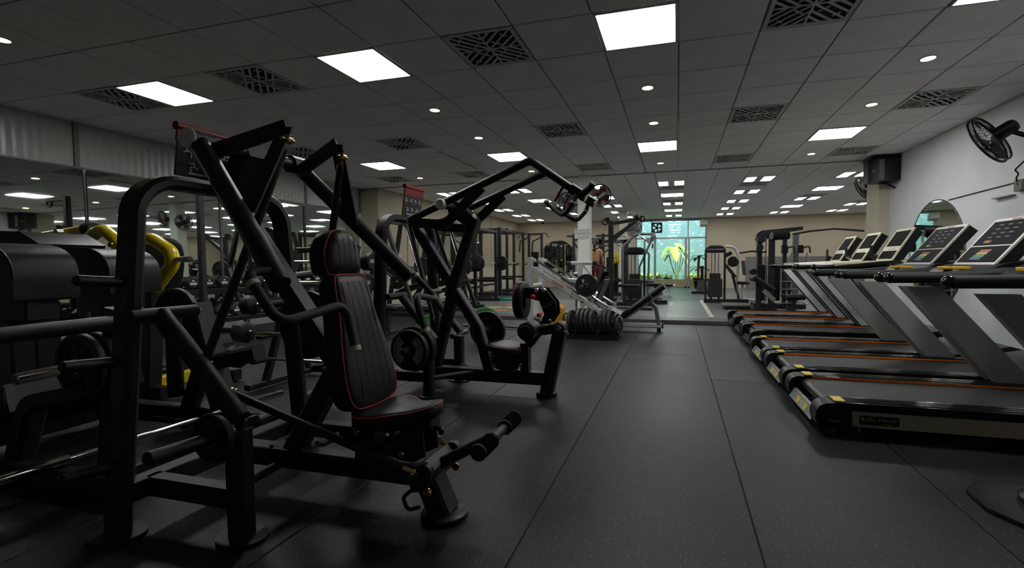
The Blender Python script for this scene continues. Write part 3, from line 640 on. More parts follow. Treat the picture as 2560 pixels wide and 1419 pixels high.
def high_row():
    yc = 3.45; X0 = -2.225
    t = thing('high_row_machine', (-1.6, yc, 0), 'black plate-loaded high row machine with twin overhead levers and a chest pad', 'gym machine')
    arch(t, X0, yc, .455, .36, 1.43); 
    for s_ in (-1, 1): obj('foot_flange', flange(MB(), X0, yc+s_*.455, .105, .08), BLK, t)
    obj('cross_beam', MB().box(X0-.03, X0+.055, yc-.43, yc+.43, .125, .20, .005), BLK, t)
    obj('base_beam', MB().box(X0, -.985, yc-.045, yc+.045, .09, .19, .006), BLK, t)
    f = MB().bar([(-.885, yc, .53), (-1.0, yc, .012)], .09, .105, up=(1, 0, 0), c=.01); o = obj('front_leg', f, BLK, t)
    f = MB(); f.lathe((-1.0, yc, 0), (0, 0, 1), [(0, .082), (.012, .085), (.03, .082), (.034, .07)], 28); obj('foot_flange', f, BLK2, o)
    for s_ in (-1, 1):
        y = yc+s_*.26
        obj('side_rail', MB().box(X0+.02, -1.88, y-.03, y+.03, .122, .20, .005), BLK, t)
        p = obj('post', MB().bar([(-1.895, y, .012), (-1.895, y, .41)], .07, .085, up=(1, 0, 0), c=.014), BLK, t); f = MB(); flange(f, -1.895, y, .10, .075); obj('foot_flange', f, BLK, p)
        obj('tie_tube', MB().cyl((-1.88, y, .15), (-1.62, yc+s_*.03, .16), .021), BLK, t)
    # spine pair: rear diagonal then front upright
    obj('spine', MB().bar([(-2.17, yc, 1.40), (-1.585, yc, .53), (-1.49, yc, .19)], .085, .08, up=(0, 0, 1), c=.01), BLK, t)
    obj('mast', MB().bar([(-1.83, yc, .78), (-1.60, yc, 1.42)], .10, .09, up=(-1, 0, .3), c=.01), BLK, t)
    obj('strut', MB().bar([(-1.98, yc, .19), (-1.80, yc, .85)], .08, .085, up=(-1, 0, .3), c=.01), BLK, t)
    guide_board(t, -2.20, 3.33, 3.60, 1.46, 1.70, (4, 3))
    zp, xp = 1.518, -1.777
    obj('pivot_shaft', MB().cyl((xp, yc-.22, zp), (xp, yc+.22, zp), .03, 16), BLK, t)
    obj('pivot_mount', MB().prism([(-1.66, yc-.06, 1.36), (-1.58, yc-.06, 1.42), (xp+.05, yc-.06, zp+.04), (xp-.05, yc-.06, zp+.03), (xp-.03, yc-.06, zp-.06)], (0, .12, 0)), BLK, t)
    for s_ in (-1, 1):
        y = yc+s_*.22; rj = V((-2.08, y-s_*.02, 1.41)); co = V((-1.05, y, 1.812)); en = V((-.70, yc+s_*.19, 1.565))
        lv = obj('lever_arm', MB().tube([rj, co, en], .030, 18, fil=.07, fn=8), BLK, t)
        obj('pivot_cap', MB().lathe((xp, y, zp), (0, s_, 0), [(0, .040), (.036, .040), (.042, .035), (.042, .010), (.038, .009)], 24), CAPM, lv)
        # boomerang web under the lever
        obj('web_plate', MB().bar([(-2.06, y, 1.385), (-1.75, y, 1.36), (-1.66, y, 1.45), (-1.44, y, 1.635)], .024, .075, up=(0, 0, 1), fil=.07, c=.004), BLK, lv)
        ey = V((-1.84, yc+s_*.27, .62)); bj = rj+V((0, 0, -.035)); e = (ey-bj).normalized()
        obj('ball_joint', rodend(MB().ball(rj, .018), rj+V((0, 0, -.01))), CHR, lv); obj('lower_joint', rodend(MB(), ey), CHR, lv)
        obj('push_rod', MB().tube([bj, ey], .0155, 12), BLK, t)
        # handle assembly: swivel block, two bent grips
        bl = obj('swivel_block', MB().bar([en+V((-.05, 0, .035)), en+V((.06, 0, -.035))], .075, .075, up=(0, 1, 0), c=.012), BLK2, t)
        obj('end_ring', MB().lathe(en+V((.055, 0, -.030)), (.85, 0, -.5), [(0, .030), (0, .040), (.012, .040), (.012, .03)], 18), CREAM, bl)
        g = [en+V((.0, s_*.04, -.02)), en+V((-.03, s_*.06, -.09)), en+V((-.10, s_*.03, -.17)), en+V((-.19, -s_*.02, -.11)), en+V((-.25, -s_*.03, -.05))]
        h = obj('handle', MB().tube(g, .0165, 14, fil=.05, fn=6), GRIP, t)
        p = V(g[-1]); e = (p-V(g[-2])).normalized(); obj('end_cap', MB().lathe(p-e*.012, e, [(0, .017), (0, .021), (.018, .021), (.02, .015)], 16), CREAM, h)
        p = V(g[1]); e = (p-V(g[0])).normalized(); obj('collar', MB().lathe(p-e*.02, e, [(0, .017), (0, .021), (.014, .021), (.014, .017)], 16), CREAM, h)
        g2 = MB().tube([en+V((.02, s_*.02, -.03)), en+V((.10, s_*.06, .02)), en+V((.13, s_*.08, .05))], .024, 14, fil=.03); obj('grip_sleeve', g2, GRIP, t)
        obj('selector_knob', MB().tube([en+V((-.13, 0, .02)), en+V((-.16, 0, -.03)), en+V((-.175, 0, -.055))], .012, 10), RED, t)
        obj('selector_arm', MB().tube([en+V((-.03, 0, .03)), en+V((-.10, 0, .055)), en+V((-.13, 0, .02))], .010, 10), BLK2, t)
        # lower lever with horn
        A_ = V((-2.16, y, .80)); B_ = V((-1.86, y, .45))
        l2 = obj('lower_lever', MB().tube([A_, B_], .034, 18), BLK, t); obj('lever_shaft', MB().cyl((A_.x, yc+s_*.40, A_.z), (A_.x, yc+s_*.16, A_.z), .026, 14), BLK, t)
        yh = .56 if s_ < 0 else .50; xh = -1.935
        obj('loading_horn', MB().cyl((xh, yc+s_*.20, .41), (xh, yc+s_*yh, .412), .0245, 16, .004), BLK, l2)
        st = V((-1.98, y+s_*.036, .575)); e = (B_-A_).normalized(); q = e.cross(V((0, 1, 0)))*.016
        obj('brand_sticker', MB().prism([st-q, st+e*.10-q, st+e*.10+q, st+q], (0, s_*.002, 0)), mat('sticker_pale', (.72, .62, .60), .5), l2)
    # far horn that carries the plate by the front
    obj('loading_horn', MB().cyl((-1.62, 3.5, .47), (-1.62, 3.80, .47), .0245, 16, .004), BLK, t)
    # seat
    def piped(name, out, O, A, B, N, T_, dome, bend=None):
        m, pp = pad(out, O, A, B, N, T_, dome, bend); o = obj(name, m, LEA, t, 60); obj('piping', MB().tube(pp, .0035, 6, closed=True, up=N), REDP, o); return o
    out = smoothpoly([(0, -.07), (-.012, 0), (0, .07), (.05, .13), (.12, .165), (.22, .15), (.28, .10), (.295, 0), (.28, -.10), (.22, -.15), (.12, -.165), (.05, -.13)], 4)
    piped('seat', out, (-1.475, yc, .345), (1, 0, .03), (0, 1, 0), (-.03, 0, 1), .055, .012, lambda a, b: .02*math.cos(a*9)-.01)
    for s_ in (-1, 1):
        y = yc+s_*.05; n = (0, s_*.008, 0)
        obj('carriage_plate', MB().prism([(-1.45, y, .335), (-1.38, y, .335), (-1.23, y, .305), (-1.20, y, .26), (-1.22, y, .215), (-1.30, y, .195), (-1.40, y, .205), (-1.44, y, .225)], n), BLK, t)
        for (x, z_) in ((-1.42, .315), (-1.20, .345), (-1.42, .235), (-1.20, .255)): bolt(t, (x, y+s_*.01, z_), (0, s_, 0), .017)
    obj('seat_post', MB().box(-1.21, -1.14, yc-.04, yc+.04, .18, .42, .005), BLK, t)
    obj('adjust_rod', MB().tube([(-1.20, yc-.05, .355), (-1.29, yc-.07, .355)], .008, 8), CHR, t)
    # thigh rollers, neck and chest pad
    obj('roller_arm', MB().bar([(-1.15, yc, .41), (-1.06, yc, .52), (-.87, yc, .55)], .07, .08, c=.01), BLK, t)
    obj('leg_cap', MB().cyl((-.885, yc-.06, .555), (-.885, yc+.06, .555), .045, 20, .01), BLK, t); bolt(t, (-.885, yc-.062, .555), (0, -1, 0), .024)
    ro = obj('thigh_roller', MB().lathe((-1.10, yc-.22, .54), (0, 1, 0), [(0, .03), (.004, .062), (.012, .07), (.185, .07), (.197, .062), (.20, .03)], 28), LEA, t); obj('roller_end', MB().torus((-1.10, yc-.221, .54), (0, 1, 0), .042, .006), GRIP, ro)
    obj('thigh_roller', MB().lathe((-1.10, yc+.22, .54), (0, -1, 0), [(0, .03), (.004, .062), (.012, .07), (.185, .07), (.197, .062), (.20, .03)], 28), LEA, t)
    for s_ in (-1, 1):
        y = yc+s_*.045; n = (0, s_*.012, 0)
        obj('neck_plate', MB().prism([(-1.16, y, .865), (-.985, y, .855), (-.905, y, .75), (-.90, y, .66), (-.95, y, .585), (-1.03, y, .585), (-1.0, y, .66), (-1.04, y, .76), (-1.16, y, .79)], n), BLK2, t)
        for p in ((-1.06, .845), (-1.0, .845)): bolt(t, (p[0], y+s_*.012, p[1]), (0, s_, 0), .019)
        bolt(t, (-.955, y+s_*.012, .61), (0, s_, 0), .017)
        sc = [(-1.005, .70), (-.925, .745), (-.93, .765), (-1.015, .715)]
        o = obj('index_scale', MB().prism([(a, y+s_*.012, c) for a, c in sc], (0, s_*.004, 0)), GREYP, t)
        for k in range(4): a = .15+.22*k; x = -1.01+.082*a*1.0; z_ = .7075+.048*a; obj('index_hole', MB().cyl((x, y+s_*.016, z_), (x, y+s_*.0175, z_), .006, 10), mat('slot_dark', (.03, .03, .03), .8), o)
    for (x, z_) in ((-1.08, .795), (-1.03, .655)): obj('pull_pin', MB().lathe((x, yc-.058, z_), (0, -1, 0), [(0, .012), (.02, .012), (.022, .019), (.05, .017), (.054, .012)], 16), mat('orange_red_knob', (.80, .22, .12), .35), t)
    out = smoothpoly([(-.145, -.08), (-.155, 0), (-.145, .08), (-.07, .15), (.05, .15), (.12, .09), (.135, 0), (.12, -.09), (.05, -.15), (-.07, -.15)], 4)
    piped('chest_pad', [(p, q*.85) for p, q in out], (-1.165, yc, .775), (0, 0, 1), (0, 1, 0), (-1, 0, -.05), .065, .028)
    obj('pad_plate', MB().box(-1.165, -1.15, yc-.06, yc+.06, .70, .86), BLK2, t)
    return t
high_row()
GP = 'plates loaded on the high row machine'
tp = weight_plate((-1.935, 2.99, .41), (0, 1, 0), .155, .04, 'black plate with pale lettered rim, outermost on the high row horn', GP)
# pale printed arcs and letters on the outer plate
for s_ in (-1, 1):
    m = MB(); n = 14; a0 = -1.0 if s_ > 0 else PI-1.0; vs = []
    for k in range(n+1):
        a = a0+2.0*k/n; vs += [(-1.935+.062*math.cos(a), 2.9685, .41+.062*math.sin(a)), (-1.935+.128*math.cos(a), 2.9685, .41+.128*math.sin(a))]
    m.add(vs, [(2*k, 2*k+2, 2*k+3, 2*k+1) for k in range(n)]); obj('pale_print', m, mat('olive_grey_print', (.64, .64, .55), .6), tp, 0)
    for k, ch in enumerate('TECHNOGYM'):
        a = (a0+.15+1.7*k/8); a = a if s_ > 0 else a
        d = V((math.cos(a), 0, math.sin(a))); text('lettering', ch, .026, mat('dark_ink', (.12, .12, .13), .6), tp, V((-1.935, 2.9675, .41))+d*.112, V((-math.sin(a), 0, math.cos(a))), -d)
text('lettering', '10', .022, mat('dark_ink', (.12, .12, .13), .6), tp, (-1.86, 2.9675, .42), (1, 0, 0), (0, 0, 1))
weight_plate((-1.935, 3.05, .41), (0, 1, 0), .175, .04, 'black plate second on the high row horn, behind the lettered plate', GP)
weight_plate((-1.935, 3.125, .41), (0, 1, 0), .15, .03, 'black plate innermost on the high row horn against the post', GP)
weight_plate((-1.62, 3.72, .47), (0, 1, 0), .165, .045, 'black weight plate beside the seat of the high row machine', GP, IRON, REDPR)
# ---------------- treadmills ----------------
SCR = mat('console_screen', (.045, .045, .06), .6, var=.2, scale=40, spec=.06)
WBEZ = mat('pale_bezel', (.74, .74, .70), .4); IVORY = mat('ivory_plastic', (.80, .79, .68), .35)
STK = mat('yellow_sticker', (.78, .70, .25), .5); PALE = mat('pale_label', (.62, .64, .60), .5)
def treadmill(x0, yc, kind, label):
    bs = kind == 'dark'; t = thing('treadmill', (x0+1.0, yc, 0), label, 'treadmill', 'treadmills along the white wall')
    X = lambda a: x0+a
    W = .40; dz = .20 if bs else .225; RAIL = GLOSS
    skm = BRONZ if bs else mat('pale_grey_skirt', (.82, .84, .82), .4)
    for s_ in (-1, 1):
        y0, y1 = sorted((yc+s_*(W-.012), yc+s_*W))
        sk = obj('side_skirt', MB().box(X(.155), X(1.95), y0, y1, .07, dz-.03, .003), skm, t)
        if bs:
            q = yc+s_*(W+.001); ex = (0, s_*.001, 0)
            bd = obj('badge', MB().prism([(X(.20), q, .085), (X(.41), q, .085), (X(.41), q, .145), (X(.20), q, .145)], ex), mat('badge_rim', (.66, .62, .46), .4), t)
            q2 = yc+s_*(W+.0022); obj('badge_face', MB().prism([(X(.203), q2, .088), (X(.407), q2, .088), (X(.407), q2, .142), (X(.203), q2, .142)], (0, s_*.0005, 0)), GLOSS, bd)
            xa = (-s_, 0, 0) if s_ > 0 else (1, 0, 0); q3 = yc+s_*(W+.003); d = 1 if s_ < 0 else -1; cx = X(.305)
            for k, ch in enumerate('BODY'): text('lettering', ch, .030 if k % 2 == 0 else .026, STK, bd, (cx+d*(-.086+.0205*k), q3, .121-(.006 if k % 2 else 0)), xa, (0, 0, 1))
            text('lettering', 'STRONG', .0245, PALE, bd, (cx+d*.043, q3, .119), xa, (0, 0, 1), shear=.2)
            text('lettering', 'F I T N E S S', .010, STK, bd, (cx+d*.045, q3, .096), xa, (0, 0, 1))
        y0, y1 = sorted((yc+s_*.265, yc+s_*(W+.006)))
        pts = [(X(.05), dz-.035), (X(.05), dz+.004), (X(.09), dz+.012), (X(1.78), dz+.012), (X(1.82), dz), (X(1.82), dz-.035)]
        r = obj('side_rail', MB().prism([(a, y0, c) for a, c in pts], (0, y1-y0, 0)), RAIL, t)
        for k in range(4): yy = y0+(y1-y0)*(.22+.18*k); obj('tread_rib', MB().box(X(.14), X(1.72), yy-.006, yy+.006, dz+.011, dz+.0155), RAIL, r)
        ys = yc+s_*.262; ya, yb = sorted((ys, ys+s_*.010)); obj('orange_strip', MB().box(X(.12), X(1.72), ya, yb, dz-.005, dz+.009), ORG, r)
        if bs: obj('sticker', MB().box(X(.075), X(.135), y0+.02, y1-.015, dz+.012, dz+.0168), STK, r)
        # rear end cap
        c = [(X(.0), .045), (X(-.022), .07), (X(-.034), .11), (X(-.030), .15), (X(-.012), dz-.015), (X(.02), dz+.002), (X(.06), dz+.007), (X(.16), dz+.004), (X(.165), .055)]
        y0, y1 = sorted((yc+s_*.28, yc+s_*(W+.010))); cp = obj('end_cap', MB().prism([(a, y0, z_) for a, z_ in c], (0, y1-y0, 0)), BLK2, t)
        if bs:
            q3 = yc+s_*(W+.0105); text('lettering', 'Fitness', .022, PALE, cp, (X(.07), q3, .10), (-s_, 0, 0) if s_ > 0 else (1, 0, 0), (0, 0, 1), shear=.2)
        obj('levelling_foot', MB().lathe((X(.23), yc+s_*.33, 0), (0, 0, 1), [(0, .018), (.010, .020), (.014, .008), (.08, .008)], 14), CHR, t)
        obj('front_wheel', MB().cyl((X(1.9), yc+s_*.30, .04), (X(1.9), yc+s_*.34, .04), .04, 18), GRIP, t)
    obj('rear_roller', MB().cyl((X(.085), yc-.28, .155), (X(.085), yc+.28, .155), .036, 18), mat('roller_black', (.10, .10, .10), .35), t)
    obj('belt', MB().box(X(.085), X(1.80), yc-.262, yc+.262, .16, dz-.008), BELT, t)
    rp = obj('rear_plate', MB().prism([(X(-.028), yc-.28, .055), (X(-.028), yc+.28, .055), (X(.005), yc+.28, .115), (X(.005), yc-.28, .115)], (.02, 0, 0)), mat('satin_silver', (.62, .64, .63), .3, .5) if bs else BLK2, t)
    if bs:
        def on(y, f): return V((X(-.028+.033*f)-.0012, y, .055+.06*f))
        for (ya, yb, m_) in ((-.13, -.05, STK), (-.045, .03, PALE), (.04, .12, STK)): obj('warning_sticker', MB().prism([on(yc+ya, .2), on(yc+yb, .2), on(yc+yb, .8), on(yc+ya, .8)], (-.0008, 0, .0004)), m_, rp)
    # hood
    hd = [(1.74, .19), (1.80, .26), (1.98, .30), (2.22, .24), (2.30, .12), (2.28, .06), (1.80, .06)]
    obj('motor_hood', MB().prism([(X(a), yc-.37, z_) for a, z_ in hd], (0, .74, 0)), BLK2 if not bs else mat('hood_grey', (.17, .17, .17), .4), t)
    up0, up1 = ((.76, .87), (1.30, .20)) if bs else ((.83, .93), (1.42, .20))
    for s_ in (-1, 1):
        y0 = yc+s_*.365; ex = (0, s_*.05, 0); w_ = .19 if bs else .15
        pts = [(X(up0[0]), y0, up0[1]), (X(up0[0]+w_), y0, up0[1]), (X(up1[0]+w_+.03), y0, up1[1]), (X(up1[0]), y0, up1[1])]
        u = obj('upright', MB().prism(pts, ex), MGREY if bs else mat('white_upright', (.84, .86, .85), .35), t)
        if not bs:
            for a, b in ((-.004, .018), (w_-.018, w_+.004)):
                q = y0+s_*.051; obj('edge_stripe', MB().prism([(X(up0[0]+a), q, up0[1]), (X(up0[0]+b), q, up0[1]), (X(up1[0]+b), q, up1[1]), (X(up1[0]+a), q, up1[1])], (0, s_*.003, 0)), GLOSS, u)
                q = y0-s_*.001; obj('edge_stripe', MB().prism([(X(up0[0]+a), q, up0[1]), (X(up0[0]+b), q, up0[1]), (X(up1[0]+b), q, up1[1]), (X(up1[0]+a), q, up1[1])], (0, -s_*.003, 0)), GLOSS, u)
            e = V((up1[0]-up0[0], 0, up1[1]-up0[1])).normalized(); c_ = V((X(up0[0]+.075+.16), y0+s_*.052, up0[1]-.19))
            text('lettering', 'WellNess', .075, GLOSS, u, c_, e if s_ < 0 else -e, V((e.z, 0, -e.x))*(-1 if s_ < 0 else 1), shear=.25)
        # handrail
        hz = .935 if bs else .995; r_ = .038 if bs else .036; xa = .635 if bs else .66
        yh = yc+s_*.375
        P = [(X(xa), yh, hz), (X(xa+.42), yh, hz+.004), (X(xa+.72), yh, hz+.03), (X(xa+.98), yc+s_*.30, hz+.05)]
        h = obj('handrail', MB().tube(P, r_, 16, fil=.2), GLOSS if not bs else GRIP, t)
        n_ = [(0, r_*.9), (-.012, r_*.8), (-.028, r_*.45), (-.033, .004)]
        obj('rail_tip', MB().lathe((X(xa)+.001, yh, hz), (1, 0, 0), [(-.034, .004), (-.030, r_*.5), (-.016, r_*.86), (0, r_*1.03), (.012, r_*1.05), (.016, r_*1.0)], 16), GLOSS, h)
        if not bs: obj('ivory_cover', MB().bar([(X(xa+.20), yh, hz+.022), (X(xa+.95), yc+s_*.32, hz+.055)], .07, .045, c=.018), IVORY, h)
    # dash and console
    ds = [(1.22, .93), (1.30, .985), (1.42, 1.03), (1.60, 1.06), (1.70, 1.0), (1.62, .90), (1.35, .88)]
    obj('dash_body', MB().prism([(X(a), yc-.36, z_) for a, z_ in ds], (0, .72, 0)), BLK2 if bs else IVORY, t)
    if bs:
        for y_ in (.06, -.16): obj('safety_key', MB().box(X(1.25), X(1.33), yc+y_, yc+y_+.10, .985, 1.012, .006), mat('key_yellow', (.85, .66, .12), .4), t)
    hw = .255 if bs else .215; c0, c1 = (V((X(1.41), 0, 1.025)), V((X(1.70), 0, 1.39))) if bs else (V((X(1.50), 0, 1.07)), V((X(1.72), 0, 1.44)))
    A = (c1-c0); L = A.length; A.normalize(); N = V((-A.z, 0, A.x)); Y = V((0, 1, 0))
    def cp(a, b, h): return c0+A*a+V((0, yc+b, 0))+N*h
    def slab(a0, a1, b0, b1, h0, h1): return MB().prism([cp(a0, b0, h0), cp(a1, b0, h0), cp(a1, b1, h0), cp(a0, b1, h0)], N*(h1-h0))
    co = obj('console', slab(0, L, -hw, hw, -.10, -.012), BLK2, t)
    obj('bezel', slab(-.004, L+.006, -hw-.006, hw+.006, -.014, 0), WBEZ if bs else IVORY, co)
    d_ = .025
    if bs:
        s1 = obj('upper_screen', slab(L*.42, L-d_, -hw+.02, hw-.02, -.001, .0025), SCR, co); s2 = obj('lower_screen', slab(.025, L*.39, -hw+.02, hw-.02, -.001, .0025), SCR, co)
        obj('badge', slab(L-.018, L-.004, -.05, .05, 0, .002), RED, co)
        for k in range(3): b_ = .10-.03*k; obj('button', slab(L*.47, L*.52, b_, b_+.018, .002, .004), (STK, STK, mat('button_red', (.6, .2, .15), .4))[k], co)
        for k in range(4):
            for q in range(3): obj('print', slab(L*(.58+.09*k), L*(.60+.09*k), -.12+.10*q, -.07+.10*q, .002, .0035), GREYP, co)
        for k, c_ in enumerate(((.62, .30, .16), (.66, .62, .18), (.22, .52, .26), (.20, .30, .55))): obj('rainbow_print', slab(L*(.27-.055*k), L*(.32-.055*k), -.07+.012*k, .06+.012*k, .002, .0035), mat('rb%d' % k, c_, .5), co)
    else:
        obj('upper_screen', slab(L*.45, L-.03, -hw+.03, hw-.03, -.001, .0025), SCR, co); obj('lower_screen', slab(.02, L*.30, -hw+.03, hw-.03, -.001, .0025), SCR, co)
        obj('button_row', slab(L*.34, L*.39, -.08, .08, 0, .004), WBEZ, co)
        obj('speaker_pod', MB().cyl((X(1.58), yc+.30, 1.06), (X(1.52), yc+.40, 1.12), .05, 18, .01), GLOSS, t)
        obj('grip_post', MB().cyl((X(1.50), yc+.36, 1.10), (X(1.50), yc+.36, 1.26), .016, 12, .004), GRIP, t)
    return t
tx = .845
T_1 = treadmill(tx, 3.45, 'dark', 'dark treadmill with pale metal skirt and yellow lettered badge, at the end of the row')
dup(T_1, (tx+1.0, 4.365, 0), 'dark treadmill with grey uprights, second from the end of the dark three')
dup(T_1, (tx+1.0, 5.255, 0), 'dark treadmill with grey uprights, standing next to the white treadmills')
T_2 = treadmill(tx+.03, 6.30, 'white', 'white treadmill with ivory rails, standing next to the dark treadmills')
dup(T_2, (tx+1.03, 7.19, 0), 'white treadmill with ivory console between two others like it')
dup(T_2, (tx+1.03, 8.06, 0), 'white treadmill with ivory console, outermost of its three, by the raised floor')
# base plate of a stand at the frame's edge
t = thing('machine_base', (1.52, 2.36, 0), 'worn black steel base plate with a round column foot on the rubber floor', 'gym machine')
obj('base_plate', MB().prism([(1.27, 2.44, .004), (1.26, 2.28, .004), (1.34, 2.14, .004), (1.80, 2.14, .004), (1.80, 2.55, .004), (1.36, 2.56, .004)], (0, 0, .014)), mat('worn_black_steel', (.16, .17, .18), .3, .5, var=.5, scale=6), t)
obj('column_foot', MB().lathe((1.56, 2.36, .018), (0, 0, 1), [(0, .13), (.02, .13), (.05, .10), (.12, .045), (.55, .04)], 28), BLK2, t)
# ---------------- glazed end wall and the planted light well behind it ----------------
GLASS = glassmat('window_glass')
wn_ = thing('window_1', (-.28, YB+.06, ST), '', ''); del wn_['label'], wn_['category']; wn_['kind'] = 'structure'
def wbar(x0, x1, z0, z1, d=.06): obj('window_frame', MB().box(x0, x1, YB+.03, YB+.03+d, z0, z1, .004), M_ALU, wn_)
ZT = 2.74
wbar(OX0, OX1, ZT, ZT+.09); wbar(OX0, OX1, 2.03, 2.09); wbar(OX0, OX0+.05, ST, ZT); wbar(OX1-.05, OX1, ST, ZT)
wbar(-1.035, -.995, 2.09, ZT); wbar(.385, .425, 2.09, ZT)
for x in (-1.34, -.93, .28, .40): wbar(x, x+.09 if x in (-.93, .28) else x+.07, ST, 2.03)
wbar(OX0+.05, OX1-.05, ST, ST+.06); wbar(-1.27, -.93, 1.94, 2.03)
pn = [(OX0+.05, -1.035, 2.09, ZT), (-.995, .385, 2.09, ZT), (.425, OX1-.05, 2.09, ZT), (OX0+.05, -1.34, ST+.06, 2.03), (-1.27, -.93, ST+.06, 1.94), (-.84, .28, ST+.06, 2.03), (.47, OX1-.05, ST+.06, 2.03)]
for a, b, c, d in pn: obj('pane', MB().box(a, b, YB+.055, YB+.06, c, d), GLASS, wn_, 0)
obj('door_handle', MB().tube([(.325, YB+.03, .98), (.325, YB-.03, .98), (.325, YB-.03, 1.12), (.325, YB+.03, 1.12)], .012, 8, fil=.02), STEEL, wn_)
struct('wall_lintel', MB().box(OX0, OX1, YB, YB+.2, ZT+.09, CZ+.3), M_BEIGE)
# light well
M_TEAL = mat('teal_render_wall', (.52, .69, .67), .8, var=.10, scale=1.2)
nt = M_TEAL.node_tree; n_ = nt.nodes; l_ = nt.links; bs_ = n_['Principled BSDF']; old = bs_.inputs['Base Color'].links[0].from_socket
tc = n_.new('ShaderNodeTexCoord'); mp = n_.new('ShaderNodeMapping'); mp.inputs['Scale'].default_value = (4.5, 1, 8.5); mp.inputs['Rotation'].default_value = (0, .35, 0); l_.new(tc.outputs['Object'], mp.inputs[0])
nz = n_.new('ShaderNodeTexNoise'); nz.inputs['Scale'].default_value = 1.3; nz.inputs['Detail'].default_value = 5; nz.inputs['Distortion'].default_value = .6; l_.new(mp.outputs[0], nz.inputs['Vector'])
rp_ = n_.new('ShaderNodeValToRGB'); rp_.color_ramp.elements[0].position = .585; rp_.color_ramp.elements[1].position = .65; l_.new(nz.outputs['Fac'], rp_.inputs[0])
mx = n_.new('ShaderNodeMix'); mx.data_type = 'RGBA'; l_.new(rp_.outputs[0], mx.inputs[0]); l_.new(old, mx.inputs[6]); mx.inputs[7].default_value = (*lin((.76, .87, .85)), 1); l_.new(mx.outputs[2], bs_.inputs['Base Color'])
YW = 21.6
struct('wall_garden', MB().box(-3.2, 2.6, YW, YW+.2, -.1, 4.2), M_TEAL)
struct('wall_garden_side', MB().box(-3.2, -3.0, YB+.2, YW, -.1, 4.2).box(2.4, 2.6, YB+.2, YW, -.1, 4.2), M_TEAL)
gf = struct('floor_garden', MB().box(-3, 2.4, YB+.2, YW, -.1, .04), mat('garden_paving', (.50, .52, .40), .8))
YP = 20.15; ZP = .36
struct('planter_wall', MB().box(-3, 2.4, YP, YP+.1, .04, ZP), mat('sandstone', (.74, .62, .42), .8, var=.12, scale=8))
struct('planter_soil', MB().box(-3, 2.4, YP+.1, YW, .04, ZP-.04), mat('soil', (.20, .15, .10), .9))
# exhaust fan box fixed in the glazing
t = thing('exhaust_fan', (-.80, YB-.04, 2.27), 'square black exhaust fan mounted in front of the glazing', 'fan')
m = MB().box(-1.02, -.60, YB-.10, YB+.02, 2.27, 2.32).box(-1.02, -.60, YB-.10, YB+.02, 2.64, 2.69).box(-1.02, -.97, YB-.10, YB+.02, 2.32, 2.64).box(-.65, -.60, YB-.10, YB+.02, 2.32, 2.64)
obj('housing', m, BLK2, t); vs = []
for k in range(32):
    a = 2*PI*(k+.5)/32; c_, s_ = math.cos(a), math.sin(a); q = .20/max(abs(c_), abs(s_))
    vs += [(-.81+.165*c_, YB-.09, 2.48+.165*s_), (-.81+q*c_, YB-.09, 2.48+q*s_)]
obj('front_plate', MB().add(vs, [(2*k, 2*k+1, (2*k+3) % 64, (2*k+2) % 64) for k in range(32)]), BLK2, t)
obj('hub', MB().cyl((-.81, YB-.08, 2.48), (-.81, YB-.01, 2.48), .06, 20, .01), BLK2, t)
for k in range(5):
    a = 2*PI*k/5; d = V((math.cos(a), 0, math.sin(a))); e = V((-math.sin(a), .5, math.cos(a))); c = V((-.81, YB-.045, 2.48))
    obj('blade', MB().prism([c+d*.05-e*.02, c+d*.16-e*.05, c+d*.16+e*.05, c+d*.05+e*.02], (0, .003, 0)), GREYM, t)
obj('cross_bar', MB().box(-.82, -.80, YB-.095, YB-.085, 2.3, 2.66), BLK2, t)
# plants
LEAF1 = mat('lime_leaf', (.62, .78, .16), .45, var=.25, scale=9); LEAF2 = mat('pale_green_leaf', (.55, .66, .34), .5, var=.3, scale=14); LEAF3 = mat('dark_green_leaf', (.16, .26, .12), .45, var=.3, scale=10); LEAF4 = mat('cream_edged_leaf', (.74, .76, .46), .5, var=.3, scale=20)
STEM = mat('green_stem', (.42, .55, .22), .5); TRUNK = mat('red_brown_trunk', (.34, .17, .12), .8)
def leaf(base, tip, w_, droop=.15, heart=False, seg=7, thick=.004):
    base, tip = V(base), V(tip); d = tip-base; L = d.length; d.normalize(); s_ = d.cross(V((0, 0, 1)))
    s_ = s_.normalized() if s_.length > .05 else V((1, 0, 0)); up = s_.cross(d); vs = []; 
    for i in range(seg+1):
        f = i/seg; ww = w_*(math.sin(PI*min(1, f*.92+.06))**.75 if not heart else (1-f)**.6*(1.0 if f > 0 else .75)); c = base+d*L*f-V((0, 0, 1))*droop*L*f*f
        vs += [c-s_*ww+up*ww*.22, c-up*thick, c+s_*ww+up*ww*.22]
    n = len(vs); vs += [v+up*thick for v in vs]; fs = []
    for o in (0, n):
        for i in range(seg):
            a = o+3*i; fs += [(a, a+1, a+4, a+3), (a+1, a+2, a+5, a+4)]
    return vs, fs
